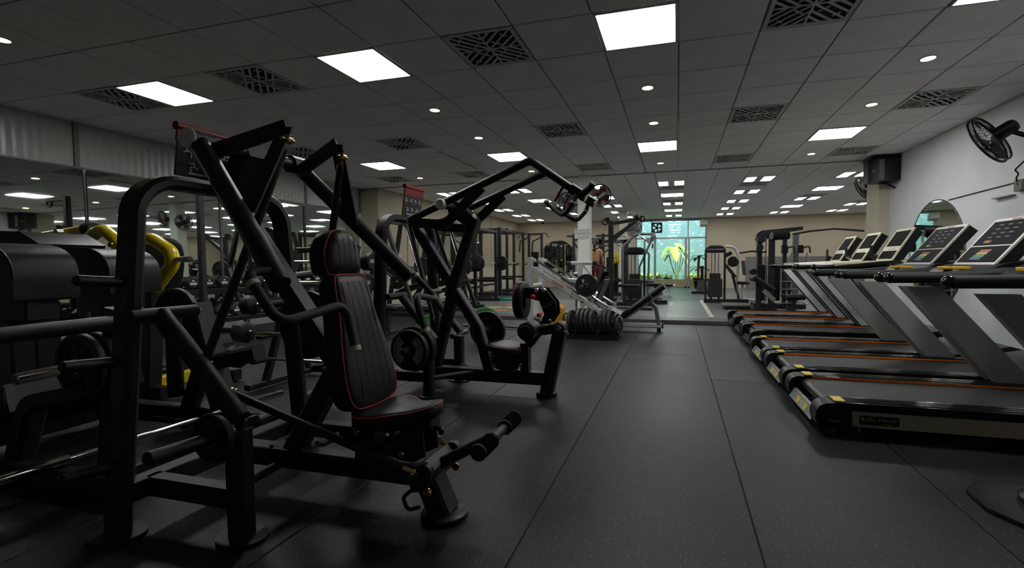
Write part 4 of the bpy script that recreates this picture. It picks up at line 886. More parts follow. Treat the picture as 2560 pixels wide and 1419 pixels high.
def taro():
    t = thing('taro_plant', (-.02, 20.75, ZP-.04), 'tall elephant ear plant with big lime green leaves in the planter', 'plant'); b = V((-.02, 20.75, ZP-.05))
    for (x, y, z_, L, w_, dx, dz, m_) in ((-.12, 20.70, 1.62, .55, .27, .10, -.62, LEAF1), (-.42, 20.80, 1.66, .48, .22, -.42, -.55, LEAF2), (.20, 20.85, 1.70, .5, .22, .5, -.45, LEAF2), (.28, 20.7, 1.38, .42, .19, .35, -.75, LEAF4), (-.35, 20.9, 1.42, .4, .18, -.5, -.6, LEAF2), (.02, 20.95, 1.85, .42, .18, .1, -.3, LEAF2)):
        p = V((x, y, z_)); obj('stalk', MB().tube([b+V((random.uniform(-.05, .05), 0, 0)), b.lerp(p, .55)+V((x*.15, 0, .06)), p], .014, 8, fil=.2), STEM, t)
        d = V((dx, -.35, dz)).normalized(); m = MB(); v, f = leaf(p-d*.14*L/.5, p+d*L, w_, .1, True); m.add(v, f); obj('leaf', m, m_, t, 60)
taro()
def shrub(x, y, z0, n, h, w_, m_, name, label, group=None, stem=True):
    t = thing(name, (x, y, z0), label, 'plant', group); b = V((x, y, z0))
    for i in range(n):
        a = 2*PI*i/n+random.uniform(-.3, .3); el = random.uniform(.35, 1.2); L = h*random.uniform(.7, 1.1)
        d = V((math.cos(a)*math.cos(el), math.sin(a)*math.cos(el), math.sin(el))); m = MB(); v, f = leaf(b+d*L*.15, b+d*L, w_*random.uniform(.7, 1.1), .25); m.add(v, f); obj('leaf', m, m_, t, 60)
    if stem: obj('stem', MB().tube([b, b+V((0, 0, h*.4))], .012, 6), STEM, t)
    return t
gp = 'low plants in the planter'
for i in range(13):
    x = -2.2+i*.34; y = 20.52 if i % 2 else 21.15; k = (0, 1, 0, 2, 0)[i % 5]
    if i == 5: continue
    if i in (6, 7): y = 20.52; x = -.45 if i == 6 else .45
    shrub(x, y, ZP-.04, 22, random.uniform(.36, .46), .06, (LEAF4, LEAF2, LEAF1)[k], 'planter_shrub', ('low cream and green leafed shrub filling the planter', 'low pale green leafed shrub filling the planter', 'low lime green leafed shrub filling the planter')[k], gp)
# palm in a pot indoors, right of the door
t = thing('potted_palm', (.78, 18.3, ST), 'dark potted palm with red-brown stem beside the glass door', 'plant')
obj('pot', MB().lathe((.78, 18.3, ST), (0, 0, 1), [(0, .13), (.02, .14), (.30, .18), (.32, .19), (.32, .165), (.26, .16)], 20), BLK2, t)
obj('trunk', MB().tube([(.78, 18.3, ST+.2), (.77, 18.3, .8), (.79, 18.3, 1.25)], .05, 10, fil=.3), TRUNK, t)
for i in range(15):
    a = 2*PI*i/15+random.uniform(-.2, .2); el = random.uniform(.1, .9); L = random.uniform(.4, .6); d = V((math.cos(a)*math.cos(el), math.sin(a)*math.cos(el)*.8, math.sin(el))); p = V((.79, 18.3, 1.25 if i % 3 else .85)); m = MB(); v, f = leaf(p, p+d*L, .05, .55, seg=8); m.add(v, f); obj('frond', m, LEAF3, t, 60)
# white security units high at both ends of the glazing
for (x, s_) in ((-1.52, 'left'), (.98, 'right')):
    top('wall_speaker_box', MB().prism([(x-.13, YB-.25, 2.55), (x+.13, YB-.25, 2.55), (x+.13, YB-.02, 2.47), (x-.13, YB-.02, 2.47)], (0, 0, .2)), WHT, 'white wedge-shaped box under the ceiling at the end of the glazing', 'wall box', 'white boxes above the glazing')
# ---------------- left side: yellow machines, barbell rack, dumbbell rack ----------------
def pressrig():
    t = thing('leg_machine', (-3.1, 1.8, 0), 'black plate-loaded leg machine with rounded pads and a ribbed foot plate', 'gym machine')
    for y in (1.42, 2.30): obj('base_rail', MB().bar([(-3.95, y, .06), (-2.36, y, .06)], .07, .09, c=.01), BLK, t)
    for x in (-3.75, -2.5): obj('cross_beam', MB().bar([(x, 1.42, .07), (x, 2.30, .07)], .07, .09, c=.01), BLK, t)
    for x in (-3.9, -2.45):
        for y in (1.42, 2.30): obj('foot_pad', MB().box(x-.05, x+.05, y-.05, y+.05, 0, .016, .004), GRIP, t)
    obj('curved_leg', MB().bar([(-3.16, 1.45, .08), (-3.02, 1.45, .40), (-2.55, 1.45, .50)], .09, .10, fil=.12, c=.02), BLK, t)
    obj('curved_leg', MB().bar([(-3.16, 2.27, .08), (-3.02, 2.27, .40), (-2.55, 2.27, .50)], .09, .10, fil=.12, c=.02), BLK, t)
    obj('mast', MB().bar([(-2.56, 1.50, .10), (-2.46, 1.50, .86)], .09, .12, up=(0, 1, 0), c=.015), BLK, t)
    obj('mast', MB().bar([(-2.84, 2.27, .10), (-3.05, 2.27, .80)], .10, .13, up=(0, 1, 0), c=.012), MGREY if False else BLK, t)
    obj('pivot_tube', MB().cyl((-2.36, 1.02, .80), (-2.46, 1.62, .80), .032, 18), BLK, t)
    fp = obj('foot_plate', MB().prism([(-3.87, 1.50, .06), (-3.32, 1.50, .30), (-3.36, 1.50, .44), (-3.87, 1.50, .34)], (0, .62, 0)), mat('foot_plate_dark', (.15, .155, .165), .45), t)
    m = MB()
    for k in range(26): f = k/25; m.box(-3.87+.52*f, -3.86+.52*f, 1.49, 1.498, .075+.235*f, .335+.095*f)
    o = obj('ribbing', m, mat('rib_dark', (.10, .105, .115), .4), fp); o['kind'] = 'stuff'
    # D shaped pads, axis along the machine's width
    def dpad(x0, x1, y0, y1, z0, h):
        n = 14; c = (x0+x1)/2; r = (x1-x0)/2; pts = [(x0, y0, z0-.10), (x0, y0, z0)]+[(c-r*math.cos(PI*k/n), y0, z0+h*math.sin(PI*k/n)**.8) for k in range(1, n)]+[(x1, y0, z0), (x1, y0, z0-.10)]
        o = obj('pad', MB().prism(pts, (0, y1-y0, 0)), LEA, t); obj('pad_edge', MB().tube([p for p in pts[1:-1]], .008, 8), LEA, o)
        obj('pad_bracket', MB().box(x0+.05, x1-.05, y0+.06, y1-.06, z0-.22, z0-.09, .01), BLK, t)
    dpad(-3.73, -3.26, 1.92, 2.20, .985, .175); dpad(-3.72, -3.15, 1.46, 1.72, .985, .19)
    obj('pad_column', MB().bar([(-3.48, 2.02, .10), (-3.48, 2.02, .82)], .10, .12, up=(1, 0, 0), c=.012), BLK, t)
    obj('pad_column', MB().bar([(-3.45, 1.60, .10), (-3.45, 1.60, .82)], .10, .12, up=(1, 0, 0), c=.012), BLK, t)
    obj('loading_horn', MB().cyl((-2.53, 1.50, .62), (-2.53, 1.16, .605), .0245, 16, .004), CHR, t)
    obj('loading_horn', MB().cyl((-3.39, 2.12, .70), (-3.39, 2.44, .70), .0245, 16, .004), CHR, t)
    obj('hanging_tube', MB().cyl((-3.17, 2.20, .20), (-3.17, 2.20, .74), .045, 18), BLK, t)
    for (x, z_) in ((-3.60, .93), (-3.66, .84)): obj('yellow_link', MB().bar([(x, 1.74, z_+.05), (x+.05, 1.76, z_-.05)], .05, .03, c=.006), YEL, t)
pressrig()
GQ = 'plates on the leg machine'
weight_plate((-2.53, 1.37, .615), (0, 1, 0), .142, .035, 'black weight plate with red mark, outer one on the chrome horn of the leg machine', GQ, IRON, REDPR)
weight_plate((-2.53, 1.42, .615), (0, 1, 0), .142, .035, 'black weight plate, inner one on the chrome horn of the leg machine', GQ)
weight_plate((-3.39, 2.38, .70), (0, 1, 0), .195, .04, 'big black weight plate with red print on the leg machine beside the yellow frame', GQ, IRON, REDPR)
def yellowrig(dx, dy, label):
    t = thing('yellow_press_machine', (-4.3+dx, 2.9+dy, 0), label, 'gym machine', 'yellow framed machines'); D = V((dx, dy, 0))
    def Q(*p): return [V(q)+D for q in p]
    for y in (2.60,):
        obj('curved_arm', MB().tube(Q((-4.62, y, 1.28), (-4.47, y, 1.36), (-4.30, y, 1.25), (-4.27, y, 1.05), (-4.33, y, .82)), .046, 18, fil=.14, fn=7), YEL, t)
        obj('curved_arm', MB().tube(Q((-4.20, y, 1.27), (-3.92, y, 1.26), (-3.73, y, 1.16), (-3.72, y, 1.06), (-3.86, y, .93), (-3.96, y, .84)), .046, 18, fil=.12, fn=7), YEL, t)
        obj('arm_socket', MB().bar(Q((-4.32, y, .10), (-4.33, y, .84)), .11, .12, up=(1, 0, 0), c=.012), BLK, t); obj('arm_socket', MB().bar(Q((-4.02, y, .10), (-3.95, y, .88)), .11, .12, up=(1, 0, 0), c=.012), BLK, t)
        obj('chrome_peg', MB().cyl(*Q((-3.73, y, 1.10), (-3.54, y, 1.10)), .022, 14, .004), CHR, t)
        p = V((-4.30, y-.047, 1.22))+D; bolt(t, p, (0, -1, 0), .022, CHR)
        p = V((-3.80, y-.047, .99))+D; bolt(t, p, (0, -1, 0), .022, CHR)
    for y in (2.60, 3.20): obj('base_rail', MB().bar(Q((-5.1, y, .06), (-3.85, y, .06)), .08, .1, c=.01), BLK, t)
    obj('top_tube', MB().tube(Q((-5.30, 2.66, 1.31), (-4.74, 2.66, 1.36)), .04, 16), YEL, t)
    obj('tube_cap', MB().cyl(*Q((-4.76, 2.66, 1.358), (-4.66, 2.66, 1.366)), .056, 18, .01), GRIP, t)
    obj('ring_clamp', MB().cyl(*Q((-4.95, 2.60, 1.33), (-4.95, 2.56, 1.33)), .03, 16), CHR, t)
    obj('cross_beam', MB().bar(Q((-4.5, 2.60, .07), (-4.5, 3.20, .07)), .08, .1, c=.01), BLK, t); obj('cross_beam', MB().bar(Q((-4.0, 2.60, .12), (-4.0, 3.20, .12)), .08, .1, c=.01), YEL, t)
    m, pp = pad(smoothpoly([(-.25, -.2), (-.25, .2), (.25, .17), (.25, -.17)], 5), V((-4.45, 2.92, 1.02))+D, (.3, 0, 1), (0, 1, 0), (1, 0, -.3), .08); obj('backrest', m, LEA, t)
    m, pp = pad(smoothpoly([(-.2, -.2), (-.2, .2), (.2, .18), (.2, -.18)], 5), V((-4.15, 2.92, .50))+D, (1, 0, .1), (0, 1, 0), (-.1, 0, 1), .08); obj('seat', m, LEA, t)
    obj('post', MB().bar(Q((-4.55, 2.92, .1), (-4.5, 2.92, 1.25)), .09, .09, up=(1, 0, 0), c=.01), BLK, t); obj('seat_post', MB().bar(Q((-4.15, 2.92, .1), (-4.15, 2.92, .5)), .08, .08, up=(1, 0, 0), c=.01), BLK, t)
    return t
yellowrig(0, 0, 'yellow and black press machine with thick curved yellow arms beside the leg machine')
# flat pad bench top in front of the yellow machine
t = thing('padded_bench', (-4.5, 2.2, 0), 'black padded bench with a rolled head end between the yellow machine and leg machine', 'bench')
obj('top_pad', MB().prism([(-4.72, 2.0, 1.26), (-4.58, 2.0, 1.30), (-4.22, 2.0, 1.285), (-4.03, 2.0, 1.20), (-4.05, 2.0, 1.14), (-4.50, 2.0, 1.15)], (0, .36, 0)), LEA, t)
obj('head_roll', MB().cyl((-4.66, 1.98, 1.25), (-4.66, 2.38, 1.25), .055, 18, .012), LEA, t); obj('post', MB().box(-4.46, -4.34, 2.11, 2.25, .06, 1.16, .01), BLK, t); obj('base', MB().box(-4.80, -4.05, 2.02, 2.34, 0, .06, .01), BLK, t)
# fixed barbells on their rack
rk = thing('barbell_rack', (-3.1, 3.2, 0), 'black sloping rack holding five chrome fixed barbells', 'rack')
TI = [(.27, 3.03), (.47, 3.10), (.70, 3.18), (.90, 3.26), (1.08, 3.34)]
for x in (-3.42, -2.78):
    obj('upright', MB().bar([(x, 3.10, .05), (x, 3.50, 1.22)], .06, .05, up=(0, 1, 0), c=.008), BLK, rk); obj('foot', MB().bar([(x, 2.92, .04), (x, 3.62, .04)], .06, .05, c=.008), BLK, rk)
    obj('brace', MB().bar([(x, 3.58, .05), (x, 3.36, .80)], .05, .04, up=(0, 1, 0)), BLK, rk)
    for z_, y in TI: obj('cradle', MB().box(x-.03, x+.03, y-.06, y+.10, z_-.045, z_-.018, .004), BLK2, rk)
obj('tie_bar', MB().bar([(-3.42, 3.60, .05), (-2.78, 3.60, .05)], .05, .05), BLK, rk); obj('tie_bar', MB().bar([(-3.42, 3.49, 1.19), (-2.78, 3.49, 1.19)], .05, .05), BLK, rk)
def barbell(x0, x1, y, z_, R, label, group):
    t = thing('fixed_barbell', ((x0+x1)/2, y, z_-R), label, 'barbell', group)
    obj('shaft', MB().cyl((x0+.1, y, z_), (x1-.1, y, z_), .014, 14), CHR, t)
    for s_, x in ((-1, x0), (1, x1)):
        w_ = .11; h = obj('head', MB().lathe((x-s_*w_, y, z_), (s_, 0, 0), [(0, R*.5), (.01, R*.92), (.018, R), (w_-.012, R), (w_, R*.9)], 8), IRON, t)
        obj('boss', MB().cyl((x-s_*w_, y, z_), (x-s_*(w_+.03), y, z_), .022, 14, .004), CHR, t)
        obj('print', MB().box(*sorted((x, x+s_*.0015)), y-R*.45, y+R*.45, z_-R*.18, z_+R*.22), WHT, h)
ORD = ('lowest', 'second lowest', 'middle', 'second highest', 'highest')
for k, (z_, y) in enumerate(TI): barbell(-3.70, -2.50, y, z_, (.098, .095, .088, .082, .078)[k], 'chrome fixed barbell with black round heads on the %s tier of the sloping rack' % ORD[k], 'fixed barbells on the sloping rack')
# barbell lying on the floor
t = thing('barbell', (-2.8, 1.9, .105), 'long chrome barbell laid across the base rails of the leg machine', 'barbell')
obj('shaft', MB().cyl((-2.82, 1.16, .13), (-2.76, 2.62, .13), .014, 12), CHR, t)
for a, b in ((0, .2), (.83, 1)): p0 = V((-2.82, 1.16, .13)); p1 = V((-2.76, 2.62, .13)); obj('sleeve', MB().cyl(p0.lerp(p1, a), p0.lerp(p1, b), .025, 14), CHR, t)
# dumbbell rack along the mirrors
dr = thing('dumbbell_rack', (-6.6, 5.6, 0), 'long black two-tier dumbbell rack below the mirrors', 'rack')
DT = [(.40, -6.40), (.80, -6.62)]
for y in (3.7, 5.6, 7.5):
    obj('upright', MB().bar([(-6.45, y, .03), (-6.85, y, 1.0)], .07, .06, up=(1, 0, 0), c=.008), BLK, dr); obj('foot', MB().bar([(-7.02, y, .03), (-6.20, y, .03)], .07, .06), BLK, dr)
for z_, x in DT:
    for dx, hh in ((.13, .03), (-.13, .03)): obj('shelf_rail', MB().bar([(x+dx, 3.6, z_-.105), (x+dx, 7.6, z_-.105)], .05, .025), BLK2, dr)
    obj('shelf_lip', MB().box(x+.15, x+.156, 3.6, 7.6, z_-.16, z_-.10), BLK2, dr)
def dumbbell(x, y, z_, R, L, label, group):
    t = thing('hex_dumbbell', (x, y, z_-R), label, 'dumbbell', group)
    obj('handle', MB().cyl((x-L/2+.06, y, z_), (x+L/2-.06, y, z_), .015, 10), CHR, t)
    for s_ in (-1, 1):
        h = obj('head', MB().lathe((x+s_*(L/2-.09), y, z_), (s_, 0, 0), [(0, R*.75), (.012, R), (.075, R), (.09, R*.78)], 6), IRON, t)
        if s_ > 0: obj('print', MB().box(x+L/2, x+L/2+.0015, y-R*.5, y+R*.5, z_-R*.30, z_+R*.02), WHT, h); obj('print', MB().box(x+L/2, x+L/2+.0015, y-R*.15, y+R*.15, z_+R*.18, z_+R*.42), WHT, h)
    t.rotation_euler = (0, 0, 0); return t
for k, (z_, x) in enumerate(DT):
    protos = {}
    for i in range(16):
        if i == 8: continue
        y = 3.86+i*.225; R = .085+.0011*(16-i if k else i)
        if R not in protos or True:
            if i == 0: d_ = dumbbell(x, y, z_+.015, .092, .34, 'black hex dumbbell with white print on the %s tier below the mirrors' % ('upper' if k else 'lower'), 'dumbbells on the %s tier' % ('upper' if k else 'lower'))
            else: dup(d_, (x, y, z_+.015-.092))
# tall cable column in front of the mirror
t = thing('cable_column', (-6.05, 4.75, 0), 'slim black cable column standing before the dumbbell rack', 'gym machine')
obj('column', MB().bar([(-6.0, 4.55, .04), (-6.0, 4.55, 2.08)], .07, .07, up=(1, 0, 0), c=.01), BLK, t); obj('base', MB().box(-6.15, -5.75, 4.35, 4.75, 0, .04, .006), BLK, t); obj('arm', MB().bar([(-6.0, 4.55, 2.05), (-5.65, 4.55, 2.05)], .06, .06), BLK, t); obj('pulley', MB().torus((-5.65, 4.55, 2.0), (0, 1, 0), .05, .012), GRIP, t)
# ---------------- middle and back of the hall ----------------
def leg_press():
    t = thing('leg_press', (-1.3, 7.2, 0), 'silver sloping leg press with chrome guide rods and a long black back pad', 'gym machine')
    for y in (6.90, 7.50):
        obj('post', MB().bar([(-2.26, y, .01), (-2.26, y, 1.16)], .075, .085, up=(1, 0, 0), c=.01), SILV, t)
        obj('main_rail', MB().bar([(-2.24, y, .99), (-.90, y, .16)], .06, .075, c=.01), SILV, t)
        obj('guide_rod', MB().cyl((-2.20, y, 1.13), (-.98, y, .37), .019, 14), CHR, t)
        obj('rod_mount', MB().bar([(-2.26, y, 1.12), (-2.16, y, 1.10)], .06, .05), SILV, t)
        obj('floor_rail', MB().bar([(-2.26, y, .04), (-.95, y, .04)], .07, .07, c=.01), SILV, t)
        obj('mid_post', MB().bar([(-1.42, y, .05), (-1.42, y, .47)], .06, .07, up=(1, 0, 0), c=.01), SILV, t)
        obj('rod_mount', MB().bar([(-1.02, y, .20), (-.99, y, .40)], .06, .05, up=(1, 0, 0)), SILV, t)
        for f in (.15, .5): p = V((-2.24, y, .99)).lerp(V((-.90, y, .16)), f); bolt(t, p+V((0, -.036, .02)), (0, -1, 0), .013)
    obj('brand_label', MB().prism([(-1.90, 6.862, .765), (-1.73, 6.862, .66), (-1.70, 6.862, .70), (-1.87, 6.862, .805)], (0, -.002, 0)), mat('red_white_label', (.70, .55, .53), .5), t)
    for (x, z_) in ((-2.26, .12), (-1.0, .12), (-2.26, .70)): obj('cross_tube', MB().cyl((x, 6.90, z_), (x, 7.50, z_), .03, 14), SILV, t)
    sl = obj('sled', MB().bar([(-1.70, 6.98, .80), (-1.22, 6.98, .50)], .06, .05, c=.01), SILV, t); obj('sled', MB().bar([(-1.70, 7.42, .80), (-1.22, 7.42, .50)], .06, .05, c=.01), SILV, t)
    for f in (.1, .55, .95): p = V((-1.70, 0, .80)).lerp(V((-1.22, 0, .50)), f); obj('sled_cross', MB().bar([(p.x, 6.9, p.z), (p.x, 7.5, p.z)], .06, .04), SILV, t)
    for y in (6.9, 7.5): obj('bearing', MB().cyl((-1.74, y, .845), (-1.50, y, .695), .034, 16), GREYM, sl)
    obj('sled_mast', MB().bar([(-1.52, 7.2, .70), (-1.50, 7.2, 1.06)], .09, .06, up=(1, 0, 0), c=.01), SILV, t)
    obj('sled_strut', MB().cyl((-1.46, 7.2, 1.02), (-1.24, 7.2, .74), .014, 10), SILV, t)
    obj('stop_bar', MB().cyl((-1.68, 7.2, 1.06), (-1.30, 7.2, 1.06), .03, 14, .004), SILV, t)
    for x in (-1.72, -1.30): obj('rubber_end', MB().cyl((x-.01, 7.2, 1.06), (x+.06, 7.2, 1.06), .036, 14, .006), GRIP, t)
    obj('horn_beam', MB().bar([(-1.75, 6.95, .80), (-1.36, 6.80, .78)], .05, .06), SILV, t)
    obj('loading_horn', MB().cyl((-1.33, 7.2, .72), (-1.33, 6.40, .72), .0245, 14, .004), CHR, t)
    obj('foot_platform', MB().bar([(-1.22, 7.2, .46), (-1.08, 7.2, .80)], .60, .03), mat('foot_plate_dark', (.15, .155, .165), .45), t)
    # back pad and seat
    d = V((.61, 0, .46)).normalized(); n = V((-d.z, 0, d.x))
    for a, b in ((0, .50), (.53, .76)):
        p0 = V((-.80, 7.2, .25))+d*a; p1 = V((-.80, 7.2, .25))+d*b; obj('back_pad', MB().bar([p0, p1], .50, .085, c=.025), LEA, t)
    obj('pad_frame', MB().bar([V((-.86, 7.2, .14)), V((-.22, 7.2, .60))], .09, .05, c=.01), SILV, t)
    obj('seat', MB().bar([(-1.06, 7.2, .34), (-.83, 7.2, .22)], .46, .07, c=.02), LEA, t)
    obj('support_leg', MB().bar([(-.42, 7.2, .47), (-.32, 7.2, .36), (-.27, 7.2, .10)], .10, .06, up=(1, 0, 0), fil=.1, c=.01), GREYM, t)
    obj('base_tube', MB().bar([(-1.0, 7.2, .085), (-.22, 7.2, .085)], .09, .07, c=.015), SILV, t); obj('end_cap', MB().box(-.225, -.205, 7.15, 7.25, .045, .125, .005), GRIP, t)
    for x in (-.9, -.27): obj('foot_pad', MB().cyl((x, 7.2, 0), (x, 7.2, .05), .03, 14), GRIP, t)
    obj('pivot_boss', MB().cyl((-.86, 6.95, .20), (-.86, 7.45, .20), .05, 16), SILV, t)
leg_press()
weight_plate((-1.33, 6.80, .72), (0, 1, 0), .175, .04, 'black weight plate with grip slots on the sled of the silver leg press', None, IRON, REDPR)
# toaster style plate rack with standing plates
t = thing('plate_rack', (-1.15, 6.4, 0), 'low black tray rack for standing weight plates before the leg press', 'rack')
obj('tray', MB().box(-1.56, -.77, 6.20, 6.24, .0, .06).box(-1.56, -.77, 6.56, 6.60, 0, .06).box(-1.56, -.77, 6.24, 6.56, 0, .012), BLK2, t)
for x in (-1.55, -1.375, -1.065, -.835): obj('divider', MB().tube([(x, 6.22, .03), (x, 6.22, .33), (x, 6.58, .33), (x, 6.58, .03)], .012, 8, fil=.05), BLK2, t)
PXS = [(-1.455, .185), (-1.325, .20), (-1.265, .20), (-1.205, .20), (-1.145, .19), (-1.0, .19), (-.945, .195), (-.89, .19), (-.795, .145)]
for k, (x, R) in enumerate(PXS): weight_plate((x, 6.40, R+.013), (.97, -.17, .12), R, .045, 'black weight plate standing upright in the tray rack', 'plates standing in the tray rack')
# padded post, yellow box
t = thing('foam_post', (-1.73, 7.9, 0), 'upright black foam roll with white ends on a slim stand behind the leg press', 'gym accessory')
obj('roll', MB().cyl((-1.73, 7.9, .45), (-1.73, 7.9, .86), .055, 18, .01), GRIP, t); obj('end_cap', MB().cyl((-1.73, 7.9, .86), (-1.73, 7.9, .90), .05, 18, .01), WHT, t); obj('end_cap', MB().cyl((-1.73, 7.9, .41), (-1.73, 7.9, .45), .05, 18, .01), WHT, t); obj('stand', MB().cyl((-1.73, 7.9, .02), (-1.73, 7.9, .41), .02, 12), CHR, t); obj('base', MB().lathe((-1.73, 7.9, 0), (0, 0, 1), [(0, .15), (.02, .15), (.03, .02)], 20), BLK2, t)
t = thing('plyo_box', (-1.68, 6.5, 0), 'small orange-yellow padded block beside the plate rack', 'gym accessory'); o_ = MB().prism([(-1.76, 6.40, .02), (-1.60, 6.40, .02), (-1.62, 6.40, .40), (-1.70, 6.40, .46), (-1.76, 6.40, .44)], (0, .22, 0)); obj('block', o_, mat('orange_yellow_vinyl', (.80, .58, .14), .45), t); obj('skid', MB().box(-1.77, -1.59, 6.39, 6.63, 0, .02), GRIP, t)
# green plates leaning by the racks
def leaning(c, R, label):
    c = V(c); ax = V((.50, -.80, .25)).normalized(); t = thing('weight_plate', c-V((0, 0, R)), label, 'weight plate', 'green bumper plates')
    obj('disc', plate(None, c, ax, R, .06, GREEN), GREEN, t); obj('bushing', MB().lathe(c, ax, [(-.032, .026), (-.032, .05), (.032, .05), (.032, .026), (-.032, .026)], 20, False), STEEL, t)
    u = ax.cross(V((0, 0, 1))).normalized(); w_ = u.cross(ax).normalized()
    for s_ in (-1, 1): text('lettering', '10', .07, WHT, t, c+ax*.0305+u*.15*s_, u if ax.y < 0 else -u, w_)
leaning((-2.55, 5.75, .24), .225, 'green bumper plate with white numbers leaning behind the high row machine')
leaning((-3.15, 5.35, .20), .19, 'smaller green bumper plate low on the floor by the beige wall end')
# squat racks
def rack(x0, x1, y0, y1, h, label, bar_z=None, group='black squat racks'):
    t = thing('squat_rack', ((x0+x1)/2, (y0+y1)/2, ST), label, 'rack', group); w_ = .075
    for x in (x0, x1):
        for y in (y0, y1):
            u = obj('upright', MB().bar([(x, y, ST), (x, y, h)], w_, w_, up=(1, 0, 0), c=.006), BLK, t); m = MB()
            for k in range(16): m.cyl((x+w_/2, y, .35+k*.1), (x+w_/2+.002, y, .35+k*.1), .012, 8)
            o = obj('holes', m, GREYP, u); o['kind'] = 'stuff'
    for y in (y0, y1):
        obj('top_beam', MB().bar([(x0, y, h-.05), (x1, y, h-.05)], .07, .07), BLK, t); obj('base_beam', MB().bar([(x0-.1, y, ST+.04), (x1+.10, y, ST+.04)], .07, .07), BLK, t)
    for x in (x0, x1): obj('cross_beam', MB().bar([(x, y0, h-.06), (x, y1, h-.06)], .07, .07), BLK, t)
    obj('pull_up_bar', MB().cyl((x1-.3, y0, h-.02), (x1-.3, y1, h-.02), .016, 12), BLK2, t)
    obj('rear_beam', MB().bar([(x0, y0, .35), (x0, y1, .35)], .07, .07), BLK, t)
    for y in (y0, y1):
        obj('j_hook', MB().prism([(x1+.04, y-.03, 1.02), (x1+.14, y-.03, 1.02), (x1+.14, y-.03, 1.10), (x1+.12, y-.03, 1.10), (x1+.12, y-.03, 1.05), (x1+.04, y-.03, 1.05)], (0, .06, 0)), BLK2, t)
        obj('plate_peg', MB().cyl((x0, y, .62), (x0-.02, y+(-.22 if y == y0 else .22), .62), .02, 10), CHR, t); obj('spotter_arm', MB().bar([(x0, y, .60), (x1, y, .60)], .05, .06), BLK2, t)
    return t
rack(-5.95, -4.72, 10.15, 11.45, 1.98, 'black squat rack with pull-up bar, next to the wide-legged press frame')
rack(-5.95, -4.86, 12.10, 13.25, 2.09, 'black squat rack between two other racks on the beige wall')
rack(-6.25, -5.32, 13.85, 15.45, 2.2, 'black squat rack beside the pull-up tower')
def loaded(x, y0, y1, z_, R, label):
    t = thing('loaded_barbell', (x, (y0+y1)/2, z_-R), label, 'barbell', 'loaded barbells in the racks'); obj('shaft', MB().cyl((x, y0, z_), (x, y1, z_), .014, 12), CHR, t)
    for y, s_ in ((y0+.27, -1), (y1-.27, 1)): obj('plate', plate(None, (x, y, z_), (0, 1, 0), R, .05), IRON, t); obj('plate', plate(None, (x, y+s_*.06, z_), (0, 1, 0), R*.8, .04), IRON, t)
loaded(-4.62, 9.75, 11.85, 1.075, .20, 'chrome barbell with black plates resting in the first squat rack')
t = thing('barbell', (-4.76, 12.7, 1.05), 'bare chrome barbell resting in the middle squat rack', 'barbell'); obj('shaft', MB().cyl((-4.76, 11.95, 1.075), (-4.76, 13.42, 1.075), .014, 12), CHR, t); obj('sleeve', MB().cyl((-4.76, 11.95, 1.075), (-4.76, 12.04, 1.075), .024, 12), CHR, t); obj('sleeve', MB().cyl((-4.76, 13.33, 1.075), (-4.76, 13.42, 1.075), .024, 12), CHR, t)
# pull-up tower
t = thing('pull_up_tower', (-5.1, 16.2, ST), 'black pull-up tower with curved grips standing in the corner', 'gym machine')
for x in (-5.38, -4.88): obj('upright', MB().bar([(x, 16.3, ST), (x, 16.3, 2.2)], .08, .08, up=(1, 0, 0), c=.01), BLK, t); obj('foot', MB().bar([(x, 15.6, ST+.04), (x, 16.7, ST+.04)], .07, .07), BLK, t); obj('side_brace', MB().tube([(x, 16.3, 2.05), (x-.35, 16.3, 1.9), (x-.38, 16.3, 1.5)], .025, 10, fil=.1), BLK, t)
obj('cross_beam', MB().bar([(-5.38, 16.3, 2.16), (-4.88, 16.3, 2.16)], .07, .07), BLK, t)
for s_ in (-1, 1): obj('curved_grip', MB().tube([(-5.13+s_*.2, 16.3, 2.18), (-5.13+s_*.45, 16.15, 2.18), (-5.13+s_*.60, 16.0, 2.02)], .018, 10, fil=.1), BLK2, t)
obj('dip_pad', MB().box(-5.28, -4.98, 16.2, 16.28, .95, 1.5, .02), LEA, t)
